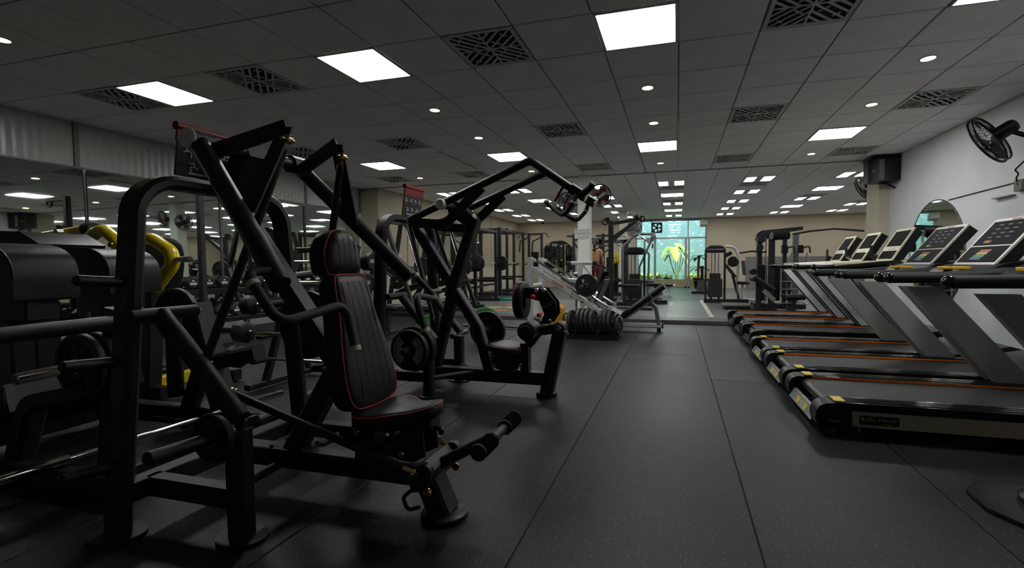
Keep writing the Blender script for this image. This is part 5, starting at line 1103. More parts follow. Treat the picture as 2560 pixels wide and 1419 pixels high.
# wide-legged machine with slanted bars (behind the high row)
def slant_rig(ox, oy, label):
    t = thing('seated_row_machine', (ox, oy, ST), label, 'gym machine')
    for s_ in (-1, 1):
        y = oy+s_*.35
        obj('slanted_post', MB().bar([(ox+.55, y, ST+.02), (ox-.10, y, 1.92)], .08, .07, up=(0, 1, 0), c=.01), BLK, t); obj('rear_post', MB().bar([(ox-.55, y, ST+.02), (ox-.20, y, 1.92)], .08, .07, up=(0, 1, 0), c=.01), BLK, t)
        obj('base_rail', MB().bar([(ox-.6, y, ST+.04), (ox+.75, y, ST+.04)], .08, .08), BLK, t); obj('guide_rod', MB().cyl((ox+.42, y-.06*s_, .25), (ox-.05, y-.06*s_, 1.8), .012, 10), CHR, t)
        obj('plate', plate(None, (ox+.20, y+s_*.14, 1.0), (0, 1, 0), .20, .05), IRON, t); obj('loading_horn', MB().cyl((ox+.20, y, 1.0), (ox+.20, y+s_*.30, 1.0), .022, 10), CHR, t)
        obj('plate', plate(None, (ox-.40, y+s_*.12, .70), (0, 1, 0), .17, .05), IRON, t)
    obj('top_beam', MB().bar([(ox-.15, oy-.35, 1.90), (ox-.15, oy+.35, 1.90)], .08, .08), BLK, t); obj('shaft', MB().cyl((ox+.20, oy-.35, 1.0), (ox+.20, oy+.35, 1.0), .018, 10), CHR, t)
    m, pp = pad(smoothpoly([(-.3, -.16), (-.3, .16), (.3, .14), (.3, -.14)], 4), V((ox+.25, oy, .55)), (.9, 0, .35), (0, 1, 0), (-.35, 0, .9), .07); obj('back_pad', m, LEA, t)
    obj('strut', MB().bar([(ox+.10, oy, .12), (ox+.45, oy, .58)], .07, .07), BLK, t)
slant_rig(-4.95, 9.12, 'black sloping smith-type machine with round plates behind the high row machine')
slant_rig(-5.35, 8.0, 'black sloping plate machine standing close to the mirror end')
# low things on the floor at the left
t = thing('aerobic_step', (-4.62, 11.77, ST), 'teal aerobic step with a dark grip top on the grey floor', 'gym accessory'); obj('riser', MB().box(-4.95, -4.30, 11.56, 11.98, ST, ST+.08, .02), mat('teal_plastic', (.22, .62, .55), .4), t); obj('grip_top', MB().box(-4.92, -4.33, 11.60, 11.94, ST+.08, ST+.105, .008), mat('grip_dark', (.16, .22, .22), .6), t)
t = thing('flat_bench', (-4.55, 5.85, 0), 'low black flat bench on steel legs by the mirror wall', 'bench'); obj('top_pad', MB().box(-5.3, -3.95, 5.7, 6.0, .38, .46, .025), LEA, t)
for x in (-5.1, -4.15): obj('leg', MB().bar([(x, 5.85, .03), (x, 5.85, .39)], .06, .06, up=(1, 0, 0)), BLK, t); obj('foot', MB().bar([(x, 5.6, .03), (x, 6.1, .03)], .06, .06), BLK, t)
t = thing('ez_bar', (-2.9, 6.9, 0), 'short bent chrome curl bar lying on the floor near the green plate', 'barbell'); obj('shaft', MB().tube([(-3.3, 7.0, .028), (-3.05, 6.95, .028), (-2.9, 6.88, .028), (-2.75, 6.95, .028), (-2.45, 6.85, .028)], .014, 10, fil=.03), BLK2, t); obj('sleeve', MB().cyl((-3.5, 7.05, .028), (-3.3, 7.0, .028), .024, 12), CHR, t); obj('sleeve', MB().cyl((-2.45, 6.85, .028), (-2.25, 6.80, .028), .024, 12), CHR, t)
# tall cable tower
t = thing('cable_tower', (-1.4, 10.8, ST), 'tall black cable tower with a long top arm and bent pull bar', 'gym machine')
obj('column', MB().bar([(-1.52, 10.8, ST), (-1.52, 10.8, 2.05)], .09, .12, up=(1, 0, 0), c=.01), BLK, t); obj('top_arm', MB().bar([(-1.55, 10.8, 1.98), (-.80, 10.8, 2.09)], .08, .07), BLK, t); obj('gusset', MB().prism([(-1.48, 10.77, 1.55), (-1.48, 10.77, 1.70), (-1.0, 10.77, 2.02), (-.90, 10.77, 2.02)], (0, .06, 0)), BLK, t)
obj('pulley', MB().torus((-1.66, 10.8, 2.04), (0, 1, 0), .07, .016), GRIP, t); obj('pulley', MB().torus((-.80, 10.8, 2.08), (0, 1, 0), .06, .016), GRIP, t); obj('pulley_guard', MB().cyl((-.92, 10.76, 2.12), (-.92, 10.84, 2.12), .05, 14), BLK2, t); obj('pulley_guard', MB().cyl((-1.60, 10.76, 2.08), (-1.60, 10.84, 2.08), .06, 14), BLK2, t)
obj('cable', MB().cyl((-.80, 10.8, 2.02), (-.80, 10.8, 1.55), .004, 6), GRIP, t); obj('pull_bar', MB().tube([(-1.02, 10.75, 1.68), (-.90, 10.8, 1.72), (-.72, 10.8, 1.60), (-.62, 10.8, 1.5)], .014, 8, fil=.05), CHR, t)
obj('base', MB().bar([(-1.62, 10.8, ST+.04), (-.55, 10.8, ST+.04)], .09, .08), BLK, t); obj('base', MB().bar([(-1.5, 10.35, ST+.04), (-1.5, 11.0, ST+.04)], .08, .08), BLK, t)
obj('dip_arm', MB().tube([(-1.52, 10.75, 1.50), (-1.70, 10.6, 1.44), (-2.05, 10.5, 1.33)], .018, 10, fil=.05), BLK, t); obj('dip_arm', MB().tube([(-1.52, 10.72, 1.42), (-1.66, 10.55, 1.30), (-1.70, 10.45, 1.15)], .018, 10, fil=.05), BLK, t)
obj('seat', MB().box(-1.35, -.85, 10.60, 10.95, .50, .56, .02), LEA, t); obj('seat_post', MB().bar([(-1.2, 10.78, ST+.05), (-1.2, 10.78, .51)], .07, .07, up=(1, 0, 0)), BLK, t); obj('weight_stack', MB().box(-1.66, -1.58, 10.72, 10.88, .15, .75, .006), BLK2, t); obj('thigh_roll', MB().cyl((-1.34, 10.60, .66), (-1.34, 11.0, .66), .06, 16, .01), LEA, t)
# selectorised machines
def stack_machine(x0, x1, y, h, label, name_text=None, group=None):
    t = thing('weight_stack_machine', ((x0+x1)/2, y, ST), label, 'gym machine', group); c = (x0+x1)/2
    obj('frame', MB().bar([(x0, y, ST), (x0, y, h-.04), (x1, y, h-.04), (x1, y, ST)], .07, .05, up=(-1, 0, 0), fil=.12, c=.01), BLK, t)
    obj('base', MB().bar([(x0-.04, y, ST+.05), (x1+.55, y, ST+.05)], .10, .09), BLK, t)
    hd = obj('header', MB().box(x0+.03, x1-.03, y-.05, y+.03, h-.20, h-.04, .01), BLK2, t)
    if name_text: text('lettering', name_text, .043, WHT, hd, (c, y-.0515, h-.115), (1, 0, 0), (0, 0, 1))
    for s_ in (-1, 1): obj('guide_rod', MB().cyl((c+s_*.08, y+.02, .2), (c+s_*.08, y+.02, h-.2), .012, 10), CHR, t)
    obj('cable', MB().cyl((c, y+.02, .7), (c, y+.02, h-.2), .005, 6), GRIP, t); obj('centre_panel', MB().box(c-.03, c+.02, y+.04, y+.05, .7, h-.2), SILV, t)
    sk = obj('shroud', MB().box(c-.17, c+.17, y-.05, y+.10, .20, .66, .015), mat('shroud_dark', (.13, .135, .14), .5), t)
    for k in range(5): obj('stack_plate', MB().box(c-.13, c+.13, y-.03, y+.08, .665+k*.026, .687+k*.026), BLK2, t)
    for s_ in (-1, 1): obj('stand', MB().box(c+s_*.09-.025, c+s_*.09+.025, y-.03, y+.06, ST+.09, .20), BLK2, t)
    return t
t = stack_machine(.68, 1.13, 12.0, 1.50, 'black weight stack machine with white lettered header on the grey floor', 'HAMMER STRENGTH')
obj('side_hoop', MB().tube([(1.15, 12.1, 1.46), (1.36, 12.1, 1.44), (1.45, 12.1, 1.25), (1.43, 12.1, .15)], .032, 12, fil=.15), SILV, t)
obj('leg', MB().bar([(1.30, 12.1, .85), (1.48, 12.1, .12)], .06, .06, up=(0, 1, 0)), BLK, t); obj('round_pad', MB().cyl((1.32, 11.94, 1.08), (1.32, 12.04, 1.08), .13, 24, .02), LEA, t); obj('top_pad', MB().bar([(1.13, 12.0, 1.22), (1.28, 12.0, 1.30)], .2, .09, c=.02), LEA, t)
obj('arm', MB().bar([(1.15, 12.0, 1.0), (1.38, 12.0, .70)], .08, .07), BLK, t); obj('seat', MB().box(1.42, 1.70, 11.95, 12.25, .52, .59, .02), LEA, t); obj('back_pad', MB().bar([(1.60, 12.1, .75), (1.56, 12.1, 1.10)], .22, .07, up=(1, 0, 0), c=.025), mat('grey_vinyl_pad', (.28, .28, .29), .5), t); obj('seat_post', MB().tube([(1.56, 12.1, .55), (1.56, 12.1, .15), (1.85, 12.1, .12)], .035, 10, fil=.06), SILV, t)
t = stack_machine(-1.25, -.78, 11.35, 1.46, 'black weight stack machine with a curved top bar beside the cable tower')
obj('pulley_bar', MB().cyl((-1.18, 11.30, 1.33), (-.86, 11.30, 1.33), .045, 14, .01), BLK2, t); obj('bench_pad', MB().box(-.72, .02-.30, 11.2, 11.5, .50, .57, .02), LEA, t); obj('bench_leg', MB().bar([(-.5, 11.35, ST+.08), (-.5, 11.35, .51)], .07, .06, up=(1, 0, 0)), BLK, t)
# silver lat pulldown
t = thing('lat_pulldown', (-1.0, 12.6, ST), 'grey tube lat pulldown frame before the glazed wall', 'gym machine')
obj('main_tube', MB().tube([(-1.46, 12.6, ST), (-1.46, 12.6, 1.50), (-1.10, 12.6, 1.84), (-.58, 12.6, 1.84)], .035, 12, fil=.2), GREYM, t); obj('stay', MB().tube([(-.62, 12.6, 1.82), (-1.0, 12.6, .95), (-1.0, 12.6, ST+.02)], .03, 10, fil=.15), GREYM, t); obj('rear_tube', MB().tube([(-.78, 12.75, ST), (-.75, 12.75, 1.30), (-.85, 12.75, 1.42)], .03, 10, fil=.1), GREYM, t)
obj('pulley_block', MB().box(-.70, -.56, 12.55, 12.65, 1.70, 1.82, .01), GREYM, t); obj('cable', MB().cyl((-.65, 12.6, 1.7), (-.65, 12.6, 1.45), .005, 6), GRIP, t); obj('handle', MB().cyl((-.65, 12.6, 1.57), (-.65, 12.6, 1.45), .02, 10), BLK2, t); obj('base', MB().bar([(-1.5, 12.6, ST+.04), (-.4, 12.6, ST+.04)], .08, .07), GREYM, t); obj('seat', MB().box(-.95, -.60, 12.45, 12.75, .52, .58, .02), LEA, t); obj('seat_post', MB().bar([(-.78, 12.6, ST+.07), (-.78, 12.6, .53)], .06, .06, up=(1, 0, 0)), GREYM, t)
# bench near the glazing
t = thing('flat_bench', (-.45, 14.0, ST), 'black flat bench with curved silver legs near the glass door', 'bench'); obj('top_pad', MB().box(-.95, -.12, 13.85, 14.15, .36, .43, .02), LEA, t); obj('end_cap', MB().box(-.12, -.06, 13.86, 14.14, .37, .42, .01), WHT, t)
for x in (-.85, -.30): obj('leg', MB().tube([(x, 14.0, .37), (x+.10, 14.0, .25), (x+.12, 14.0, ST+.03)], .03, 10, fil=.08), SILV, t); obj('foot', MB().bar([(x+.12, 13.8, ST+.03), (x+.12, 14.2, ST+.03)], .06, .06), SILV, t)
obj('stretcher', MB().bar([(-.73, 14, ST+.05), (-.18, 14, ST+.05)], .05, .05), SILV, t)
# stepper by the palm
t = thing('stepper', (.75, 15.5, ST), 'dark stepper with wide foot plates by the potted palm', 'gym machine'); obj('base', MB().bar([(.45, 15.5, ST+.04), (1.05, 15.5, ST+.04)], .3, .07), BLK2, t); obj('body', MB().prism([(.60, 15.35, ST+.07), (.95, 15.35, ST+.07), (.88, 15.35, .50), (.66, 15.35, .50)], (0, .3, 0)), mat('stepper_grey', (.24, .24, .25), .5), t); obj('column', MB().bar([(.77, 15.5, .5), (.77, 15.5, .95)], .10, .10, up=(1, 0, 0)), BLK2, t); obj('pedal', MB().box(.48, .72, 15.4, 15.6, .50, .58, .02), BLK2, t); obj('pedal', MB().box(.82, 1.06, 15.4, 15.6, .46, .54, .02), BLK2, t); obj('handle', MB().tube([(.55, 15.5, .80), (.77, 15.5, .92), (1.0, 15.5, .80)], .02, 10, fil=.05), GRIP, t)
# functional trainer
t = thing('functional_trainer', (2.15, 11.0, ST), 'tall black functional trainer with twin columns and a long top bar', 'gym machine')
for x, y in ((1.80, 11.3), (1.98, 10.85), (2.55, 11.3)):
    obj('column', MB().bar([(x, y, ST), (x, y, 1.70)], .10, .12, up=(1, 0, 0), c=.01), BLK if x < 2.5 else GREYM, t)
for x in (1.70, 1.88): obj('guide_rod', MB().cyl((x, 10.95, .15), (x, 10.95, 1.62), .014, 10), CHR, t)
obj('top_panel', MB().prism([(1.66, 10.98, 1.55), (1.70, 10.98, 1.70), (1.80, 10.98, 1.76), (2.62, 10.98, 1.83), (2.62, 10.98, 1.76), (2.0, 10.98, 1.66), (1.85, 10.98, 1.50)], (0, .10, 0)), BLK, t)
obj('drum', MB().cyl((1.96, 10.72, 1.62), (2.30, 10.80, 1.64), .095, 20, .01), BLK2, t); obj('drum_face', MB().cyl((1.955, 10.715, 1.62), (1.94, 10.71, 1.62), .075, 20), GREYM, t)
obj('top_bar', MB().tube([(2.40, 10.9, 1.66), (2.75, 10.9, 1.72), (3.20, 10.9, 1.76), (3.75, 10.9, 1.70)], .022, 10, fil=.3), BLK, t)
for s_, x in ((0, 2.22), (1, 2.52)): obj('carriage', MB().box(x-.06, x+.06, 10.72, 10.84, 1.25, 1.42, .01), BLK2, t); obj('handle', MB().tube([(x+.05, 10.72, 1.36), (x+.16, 10.70, 1.40), (x+.18, 10.70, 1.25)], .016, 8, fil=.03), GRIP, t); obj('strap', MB().tube([(x+.12, 10.70, 1.25), (x+.10, 10.70, 1.05), (x+.16, 10.70, 1.0)], .012, 8), GREYM, t)
obj('column', MB().bar([(2.22, 10.78, ST), (2.22, 10.78, 1.66)], .08, .08, up=(1, 0, 0)), BLK, t); obj('base', MB().bar([(1.62, 11.0, ST+.05), (2.65, 11.0, ST+.05)], .5, .09), BLK, t); obj('weight_stack', MB().box(1.72, 1.92, 11.02, 11.2, .2, 1.0, .005), BLK2, t); obj('weight_stack', MB().box(2.05, 2.20, 11.05, 11.2, .2, .95, .005), BLK2, t)
obj('side_arm', MB().tube([(1.88, 10.9, 1.28), (1.55, 10.7, 1.30), (1.30, 10.6, 1.26)], .02, 10, fil=.1), BLK, t); obj('arm_pulley', MB().cyl((1.74, 10.78, 1.38), (1.74, 10.86, 1.38), .07, 16), BLK2, t); obj('leg_roll', MB().cyl((1.62, 10.80, .85), (1.62, 11.1, .85), .07, 16, .01), LEA, t)
# curl bar rack with bars
t = thing('curl_bar_rack', (2.6, 10.3, ST), 'low rack of bent chrome curl bars behind the treadmills', 'rack')
for x in (2.25, 2.95): obj('upright', MB().bar([(x, 10.35, ST), (x, 10.55, .78)], .06, .06, up=(0, 1, 0)), BLK, t); obj('foot', MB().bar([(x, 10.1, ST+.03), (x, 10.6, ST+.03)], .07, .06), BLK, t)
for k, z_ in enumerate((.22, .36, .50, .66)): 
    for x in (2.25, 2.95): obj('cradle', MB().box(x-.03, x+.03, 10.20+k*.05, 10.45+k*.05, z_-.045, z_-.02), BLK2, t)
for k, z_ in enumerate((.22, .36, .50, .66)):
    y = 10.22+k*.05; c = thing('curl_bar', (2.6, y, z_-.03), 'bent chrome curl bar on the %s tier of the low rack' % ORD[k if k < 2 else k+1], 'barbell', 'curl bars on the low rack')
    obj('shaft', MB().tube([(2.05, y, z_), (2.30, y, z_), (2.42, y, z_+.03), (2.52, y, z_-.01), (2.62, y, z_+.03), (2.74, y, z_-.01), (2.84, y, z_+.02), (3.10, y, z_)], .0145, 10, fil=.04), CHR, c)
    if k == 1:
        for x in (2.10, 3.06): obj('plate', plate(None, (x, y, z_), (1, 0, 0), .045, .05), IRON, c)
# preacher bench
t = thing('preacher_bench', (1.75, 10.1, ST), 'black preacher curl bench with sloping arm pad by the functional trainer', 'bench')
obj('arm_pad', MB().bar([(1.52, 10.1, .74), (1.86, 10.1, .50)], .5, .09, c=.025), LEA, t); obj('post', MB().bar([(1.60, 10.1, ST), (1.60, 10.1, .68)], .08, .09, up=(1, 0, 0)), BLK, t); obj('stay', MB().bar([(1.93, 10.1, ST+.04), (1.72, 10.1, .55)], .05, .06), BLK, t); obj('base', MB().bar([(1.45, 10.1, ST+.03), (1.95, 10.1, ST+.03)], .07, .06), BLK, t); obj('head_roll', MB().cyl((1.52, 9.88, .72), (1.52, 10.32, .72), .06, 16, .012), LEA, t); obj('worn_cover', MB().bar([(1.66, 9.84, .50), (1.86, 9.84, .30)], .01, .09), mat('worn_beige', (.5, .47, .42), .7), t)
t = thing('leg_roller_stand', (2.15, 9.6, ST), 'small black stand with twin foam rollers behind the treadmills', 'gym accessory'); obj('post', MB().bar([(2.15, 9.6, ST), (2.15, 9.6, .36)], .07, .07, up=(1, 0, 0)), BLK, t); obj('roller', MB().cyl((2.0, 9.55, .38), (2.34, 9.55, .40), .06, 16, .01), LEA, t); obj('base', MB().box(2.0, 2.35, 9.45, 9.75, ST, ST+.05, .01), BLK, t)
t = thing('vibration_plate', (1.2, 10.6, ST), 'low dark platform with a patterned top on the grey floor', 'gym accessory'); obj('deck', MB().box(.95, 1.50, 10.25, 10.95, ST+.05, ST+.10, .015), mat('deck_grey', (.26, .26, .26), .4, var=.5, scale=14), t); obj('skirt', MB().box(.98, 1.47, 10.28, 10.92, ST, ST+.05), BLK2, t)
t = thing('flat_bar', (-1.0, 9.9, ST), 'long black bar lying on the grey floor before the cable tower', 'barbell'); obj('shaft', MB().cyl((-1.75, 9.95, ST+.03), (-.55, 9.75, ST+.03), .018, 10), BLK2, t); obj('collar', MB().cyl((-.9, 9.808, ST+.03), (-.5, 9.742, ST+.03), .028, 12), BLK2, t)
# ---------------- fans, speaker, clock, cables, person ----------------
def fan(c, face, R, mount, label, blade=GLOSS, motor=BLK2, group='wall fans'):
    c = V(c); f = V(face).normalized(); mount = V(mount); t = thing('wall_fan', c-V((0, 0, R)), label, 'fan', group)
    u = f.orthogonal().normalized(); w_ = f.cross(u)
    def ringp(r, h, n=36): return [c+f*h+(u*math.cos(2*PI*k/n)+w_*math.sin(2*PI*k/n))*r for k in range(n)]
    obj('guard_ring', MB().tube(ringp(R, 0), R*.045, 8, closed=True, up=f), motor, t); obj('guard_band', MB().tube(ringp(R*.99, -R*.16), R*.035, 6, closed=True, up=f), motor, t)
    m = MB()
    for s_ in (1, -1):
        for k in range(36):
            a = 2*PI*k/36; d = u*math.cos(a)+w_*math.sin(a); m.tube([c+d*R*.18+f*s_*R*.26-f*R*.08, c+d*R*.6+f*s_*R*.22-f*R*.08, c+d*R*.98+f*(0 if s_ > 0 else -R*.16)], R*.008, 4)
    g = obj('guard_wires', m, motor, t); g['kind'] = 'stuff'
    obj('hub_cap', MB().lathe(c+f*R*.10, f, [(0, R*.2), (R*.06, R*.19), (R*.09, R*.1)], 18), motor, t)
    for k in range(4):
        a = 2*PI*k/4+.4; vs = []
        for i in range(6):
            r = R*(.15+.75*i/5); hw = .42+.10*math.sin(i/5*PI)
            for b in (-hw, 0, hw):
                q = a+b; vs.append(c+(u*math.cos(q)+w_*math.sin(q))*r+f*R*(.13*b-.06))
        obj('blade', MB().add(vs, [(3*i+j, 3*i+j+1, 3*i+j+4, 3*i+j+3) for i in range(5) for j in range(2)]), blade, t, 60)
    b0 = c-f*R*.28; obj('motor', MB().lathe(b0, -f, [(0, R*.18), (R*.06, R*.27), (R*.55, R*.26), (R*.68, R*.20), (R*.72, R*.08)], 20), motor, t)
    k_ = b0-f*R*.35; obj('arm', MB().tube([k_, k_.lerp(mount, .55)-V((0, 0, R*.25)), mount], R*.085, 10, fil=.06), motor, t)
    obj('wall_plate', MB().cyl(mount, mount+(mount-k_).normalized()*.015, R*.22, 16), motor, t); return t
fan((3.16, 5.93, 2.325), (-.52, .675, -.43), .27, (3.545, 5.55, 2.28), 'black wall fan with green motor sticker above the treadmills', mat('fan_blade_grey', (.22, .22, .22), .3))
fan((3.42, 10.6, 2.42), (-.8, -.5, -.25), .22, (3.56, 10.2-.5, 2.38), 'black wall fan behind the end of the white wall', mat('fan_blade_grey', (.22, .22, .22), .3)) if False else None
DR = mat('dark_red_blade', (.42, .10, .12), .3)
fan((-1.50, 9.12, 2.41), (.25, -.95, -.1), .215, (-1.716, 9.27, 2.36), 'black fan with dark red blades on the right face of the front pillar', DR)
fan((-2.20, 9.12, 2.30), (-.35, -.9, -.15), .20, (-1.974, 9.27, 2.28), 'black fan on the left face of the front pillar', mat('fan_blade_grey', (.22, .22, .22), .3))
fan((-1.42, 15.75, 2.22), (.5, -.85, -.1), .27, (-1.666, 15.88, 2.2), 'grey fan with pale blades fixed to the rear pillar', GREYM, mat('fan_grey', (.34, .34, .34), .4))
fan((3.40, 10.0, 2.45), (-.55, .6, -.35), .22, (3.60, 9.725, 2.4), 'black wall fan on the far side of the white wall end', mat('fan_blade_grey', (.22, .22, .22), .3))
# loudspeaker in the corner
t = thing('wall_speaker', (3.33, 9.02, 2.36), 'black loudspeaker with silver strip hung high at the end of the white wall', 'speaker')
obj('cabinet', MB().prism([(3.52, 8.80, 2.40), (3.24, 8.86, 2.40), (3.12, 8.96, 2.40), (3.13, 9.20, 2.40), (3.52, 9.20, 2.40)], (0, 0, .38)), BLK2, t)
obj('silver_strip', MB().prism([(3.245, 8.852, 2.42), (3.315, 8.837, 2.42), (3.315, 8.843, 2.42), (3.245, 8.858, 2.42)], (0, 0, .34)), mat('strip_silver', (.52, .52, .50), .3, .6), t)
obj('logo_plate', MB().prism([(3.165, 8.917, 2.56), (3.20, 8.889, 2.56), (3.202, 8.892, 2.56), (3.167, 8.920, 2.56)], (0, 0, .04)), GREYP, t)
obj('top_board', MB().box(3.11, 3.53, 8.79, 9.21, 2.78, 2.80), BLK2, t); obj('bracket', MB().bar([(3.54, 9.0, 2.30), (3.40, 9.0, 2.38), (3.30, 9.0, 2.39)], .03, .03), BLK2, t)
# cables and small fittings on the white wall
top('wall_cable', MB().tube([(3.543, 7.42, 1.884), (3.543, 6.8, 1.895), (3.543, 6.12, 1.905)], .006, 6), BLK2, 'thin black cable running along the white wall to the socket', 'cable')
t = thing('wall_socket', (3.54, 6.05, 1.82), 'small grey socket box with hanging coiled flex under the fan', 'socket'); obj('box', MB().box(3.50, 3.549, 5.98, 6.10, 1.80, 1.92, .006), GREYP, t)
obj('flex', MB().tube([(3.50, 5.95, 2.10), (3.46, 6.02, 2.02), (3.52, 6.05, 1.98), (3.46, 6.0, 1.94), (3.51, 6.06, 1.90), (3.50, 6.03, 1.86)], .008, 6, fil=.02), BLK2, t); obj('conduit', MB().box(3.535, 3.549, 5.93, 5.955, 1.2, 2.2), WHT, t)
top('wall_bracket', MB().box(3.50, 3.549, 6.14, 6.46, 1.765, 1.780, .004), mat('bracket_grey', (.62, .62, .63), .6), 'small pale grey shelf bracket on the wall under the cable', 'bracket')
top('light_switch', MB().box(XL2, XL2+.012, 9.98, 10.10, 1.18, 1.32, .003), WHT, 'white light switch plate on the beige wall behind the high row machine', 'switch')
top('camera_dome', MB().ball((-5.6, YB-.10, 2.80), .05), BLK2, 'tiny black security camera under the ceiling in the corner', 'camera')
# clock on the rear pillar
t = thing('wall_clock', (-1.83, 15.70, 1.60), 'round white wall clock with dark hands on the rear pillar', 'clock'); cc = V((-1.83, 15.705, 1.80))
obj('face', MB().cyl(cc, cc-V((0, .02, 0)), .18, 32), WHT, t); obj('rim', MB().torus(cc-V((0, .015, 0)), (0, 1, 0), .185, .012, 36), GREYM, t)
for a, l in ((1.2, .09), (.2, .13)): obj('hand', MB().bar([cc-V((0, .022, 0)), cc-V((0, .022, 0))+V((math.sin(a)*l, 0, math.cos(a)*l))], .010, .003), BLK2, t)
for k in range(12): a = 2*PI*k/12; p = cc+V((math.sin(a)*.15, -.021, math.cos(a)*.15)); obj('hour_mark', MB().box(p.x-.008, p.x+.008, p.y-.001, p.y+.001, p.z-.012, p.z+.012), BLK2, t)
# dark multi-gym with yellow bands behind the person
t = thing('multi_gym', (-1.9, 14.3, ST), 'dark multi-gym with yellow hanging bands behind the front pillar', 'gym machine')
for x in (-2.35, -1.55): obj('column', MB().bar([(x, 14.3, ST), (x, 14.3, 1.78)], .10, .12, up=(1, 0, 0)), BLK, t)
obj('top_beam', MB().bar([(-2.55, 14.3, 1.74), (-1.4, 14.3, 1.74)], .10, .10), BLK, t); obj('pulley', MB().torus((-1.78, 14.2, 1.68), (0, 1, 0), .07, .015), GREYM, t); obj('stack', MB().box(-2.15, -1.80, 14.25, 14.45, .15, 1.25, .01), BLK2, t); obj('shroud', MB().box(-1.68, -1.46, 14.3, 14.5, ST, 1.70, .01), GREYM, t)
for k in range(4): x = -1.95+.07*k; obj('yellow_band', MB().tube([(x, 14.12, 1.40), (x+.02, 14.08, 1.15), (x+.05, 14.12, .95+.06*k), (x+.04, 14.14, 1.2)], .018, 8, fil=.05), YEL, t)
obj('base', MB().bar([(-2.5, 14.3, ST+.04), (-1.3, 14.3, ST+.04)], .4, .08), BLK, t); obj('seat', MB().box(-2.1, -1.75, 13.75, 14.1, .5, .57, .02), LEA, t); obj('seat_post', MB().bar([(-1.92, 13.95, ST+.05), (-1.92, 13.95, .51)], .07, .07, up=(1, 0, 0)), BLK, t); obj('base_spine', MB().bar([(-1.92, 13.7, ST+.04), (-1.92, 14.3, ST+.04)], .09, .08), BLK, t)
# squat stand half hidden by the front pillar
t = thing('squat_stand', (-2.7, 13.6, ST), 'black squat stand with short cross arms beside the front pillar', 'rack')
for x in (-3.05, -2.15): obj('upright', MB().bar([(x, 13.6, ST), (x, 13.6, 1.95)], .08, .08, up=(1, 0, 0)), BLK, t); obj('foot', MB().bar([(x, 13.2, ST+.03), (x, 13.95, ST+.03)], .07, .06), BLK, t); obj('cross_arm', MB().bar([(x-.2, 13.55, 1.88), (x+.2, 13.55, 1.88)], .06, .06), BLK, t); obj('brace', MB().bar([(x, 13.6, 1.7), (x+(.35 if x < -2.6 else -.35), 13.6, 1.2)], .05, .05), BLK, t)
obj('top_beam', MB().bar([(-3.05, 13.6, 1.78), (-2.15, 13.6, 1.78)], .07, .07), BLK, t); obj('low_beam', MB().bar([(-3.05, 13.6, .30), (-2.15, 13.6, .30)], .07, .07), BLK, t)
# cardio seat just behind the person
t = thing('recumbent_seat', (-2.0, 11.9, ST), 'dark mesh-backed machine seat with a curved grab bar in front of the person', 'gym machine')
m, pp = pad(smoothpoly([(-.22, -.20), (-.22, .20), (.20, .17), (.24, 0), (.20, -.17)], 5), V((-1.98, 12.0, .78)), (.25, 0, 1), (0, 1, 0), (1, -.2, -.25), .07); obj('back_pad', m, mat('mesh_dark', (.16, .16, .16), .6, bump=.6, bscale=300), t)
obj('grab_bar', MB().tube([(-2.16, 11.85, .95), (-2.05, 11.80, 1.03), (-1.85, 11.78, .98), (-1.72, 11.8, .86)], .022, 10, fil=.06), BLK2, t); obj('post', MB().bar([(-1.98, 12.0, ST), (-2.0, 12.0, .70)], .10, .10, up=(1, 0, 0)), BLK, t); obj('base', MB().bar([(-2.3, 12.0, ST+.04), (-1.55, 12.0, ST+.04)], .3, .08), BLK, t); obj('disc', MB().cyl((-1.82, 11.9, .68), (-1.80, 11.98, .68), .17, 24, .02), GLOSS, t)
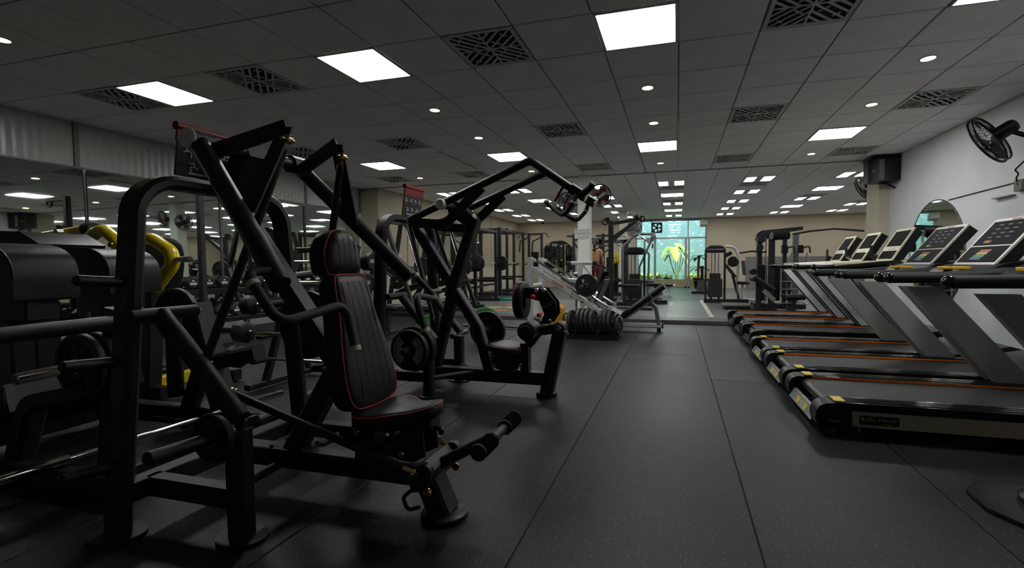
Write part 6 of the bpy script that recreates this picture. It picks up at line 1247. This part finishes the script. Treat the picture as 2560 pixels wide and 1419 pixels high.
# ---- person seen from behind ----
def person(x, y, z0):
    t = thing('person', (x, y, z0), 'person seen from behind with tan top and maroon shorts beside the pillar', 'person')
    J = {'pel': (0, 0, .92, .125, .10), 'wst': (0, .01, 1.06, .112, .085), 'che': (0, .01, 1.24, .135, .095), 'sho': (0, 0, 1.37, .10, .075), 'nek': (0, .01, 1.44, .048, .048), 'hd0': (0, .03, 1.50, .065, .075), 'hd1': (0, .03, 1.58, .078, .092), 'hd2': (0, .02, 1.66, .055, .065)}
    E_ = [('pel', 'wst'), ('wst', 'che'), ('che', 'sho'), ('sho', 'nek'), ('nek', 'hd0'), ('hd0', 'hd1'), ('hd1', 'hd2')]
    for s_, n in ((-1, 'l'), (1, 'r')):
        J[n+'hip'] = (s_*.09, 0, .86, .088, .088); J[n+'kne'] = (s_*.10, .02, .48, .056, .056); J[n+'clf'] = (s_*.10, -.015, .34, .055, .055); J[n+'ank'] = (s_*.10, -.02, .08, .036, .036); J[n+'hee'] = (s_*.10, -.03, .035, .035, .03); J[n+'toe'] = (s_*.115, .16, .025, .034, .022)
        J[n+'shd'] = (s_*.165, 0, 1.35, .05, .05); J[n+'elb'] = (s_*.215, -.02, 1.08, .036, .036); J[n+'wri'] = (s_*.20, .14, .90, .024, .02); J[n+'pal'] = (s_*.195, .20, .87, .030, .016)
        E_ += [('pel', n+'hip'), (n+'hip', n+'kne'), (n+'kne', n+'clf'), (n+'clf', n+'ank'), (n+'ank', n+'hee'), (n+'hee', n+'toe'), ('sho', n+'shd'), (n+'shd', n+'elb'), (n+'elb', n+'wri'), (n+'wri', n+'pal')]
        for k in range(5):
            dx = (-.028+.014*k)*s_; L = (.05, .075, .085, .078, .06)[k]
            J[n+'f%d' % k] = (s_*.195+dx, .235+(0 if k else -.03), .85, .0085, .0085); J[n+'g%d' % k] = (s_*.195+dx*1.1, .235+L*.7, .825-(0 if k else -.01), .008, .008)
            E_ += [(n+'pal', n+'f%d' % k), (n+'f%d' % k, n+'g%d' % k)]
    ks = list(J); me = bpy.data.meshes.new('body'); me.from_pydata([J[k][:3] for k in ks], [(ks.index(a), ks.index(b)) for a, b in E_], []); me.update()
    o = bpy.data.objects.new('body', me); col.objects.link(o); o.parent = t; me.materials.append(SKIN)
    sk = o.modifiers.new('skin', 'SKIN'); sk.use_smooth_shade = True
    for i, k in enumerate(ks): v = me.skin_vertices[0].data[i]; v.radius = J[k][3:5]; v.use_root = (k == 'pel')
    o.modifiers.new('subsurf', 'SUBSURF').levels = 2; o.modifiers['subsurf'].render_levels = 2
    def loops(name, L, m_, n=24):
        b = MB(); vs = []
        for (cx, cy, cz, rx, ry) in L: vs += [(x+cx+rx*math.cos(2*PI*k/n), y+cy+ry*math.sin(2*PI*k/n), z0+cz) for k in range(n)]
        b.add(vs, [(i*n+k, i*n+(k+1) % n, (i+1)*n+(k+1) % n, (i+1)*n+k) for i in range(len(L)-1) for k in range(n)]); return obj(name, b, m_, t, 60)
    MAR = mat('maroon_cloth', (.38, .10, .12), .7)
    loops('shorts', [(0, 0, 1.03, .125, .10), (0, 0, .96, .145, .118), (0, 0, .88, .165, .125), (0, 0, .82, .172, .122)], MAR)
    for s_ in (-1, 1): loops('shorts_leg', [(s_*.088, 0, .86, .085, .115), (s_*.095, .005, .70, .085, .095), (s_*.097, .01, .62, .082, .088)], MAR)
    TAN = mat('tan_cloth', (.70, .53, .36), .7)
    loops('top', [(0, .005, 1.05, .120, .098), (0, .01, 1.16, .130, .102), (0, .01, 1.27, .152, .108), (0, .005, 1.36, .150, .092), (0, .005, 1.41, .075, .070)], TAN)
    loops('waist_band', [(0, 0, 1.02, .129, .104), (0, 0, 1.05, .127, .103)], mat('red_band', (.50, .14, .12), .7))
    hr = MB().ball((x, y+.01, z0+1.60), .10, 12, (.95, 1.05, 1.08)); hr.tube([(x, y-.08, z0+1.62), (x, y-.13, z0+1.52), (x, y-.11, z0+1.33)], .035, 10, fil=.08, scl=None); obj('hair', hr, mat('dark_hair', (.07, .06, .055), .5, bump=.5, bscale=80), t)
    return t
person(-2.24, 12.75, ST)
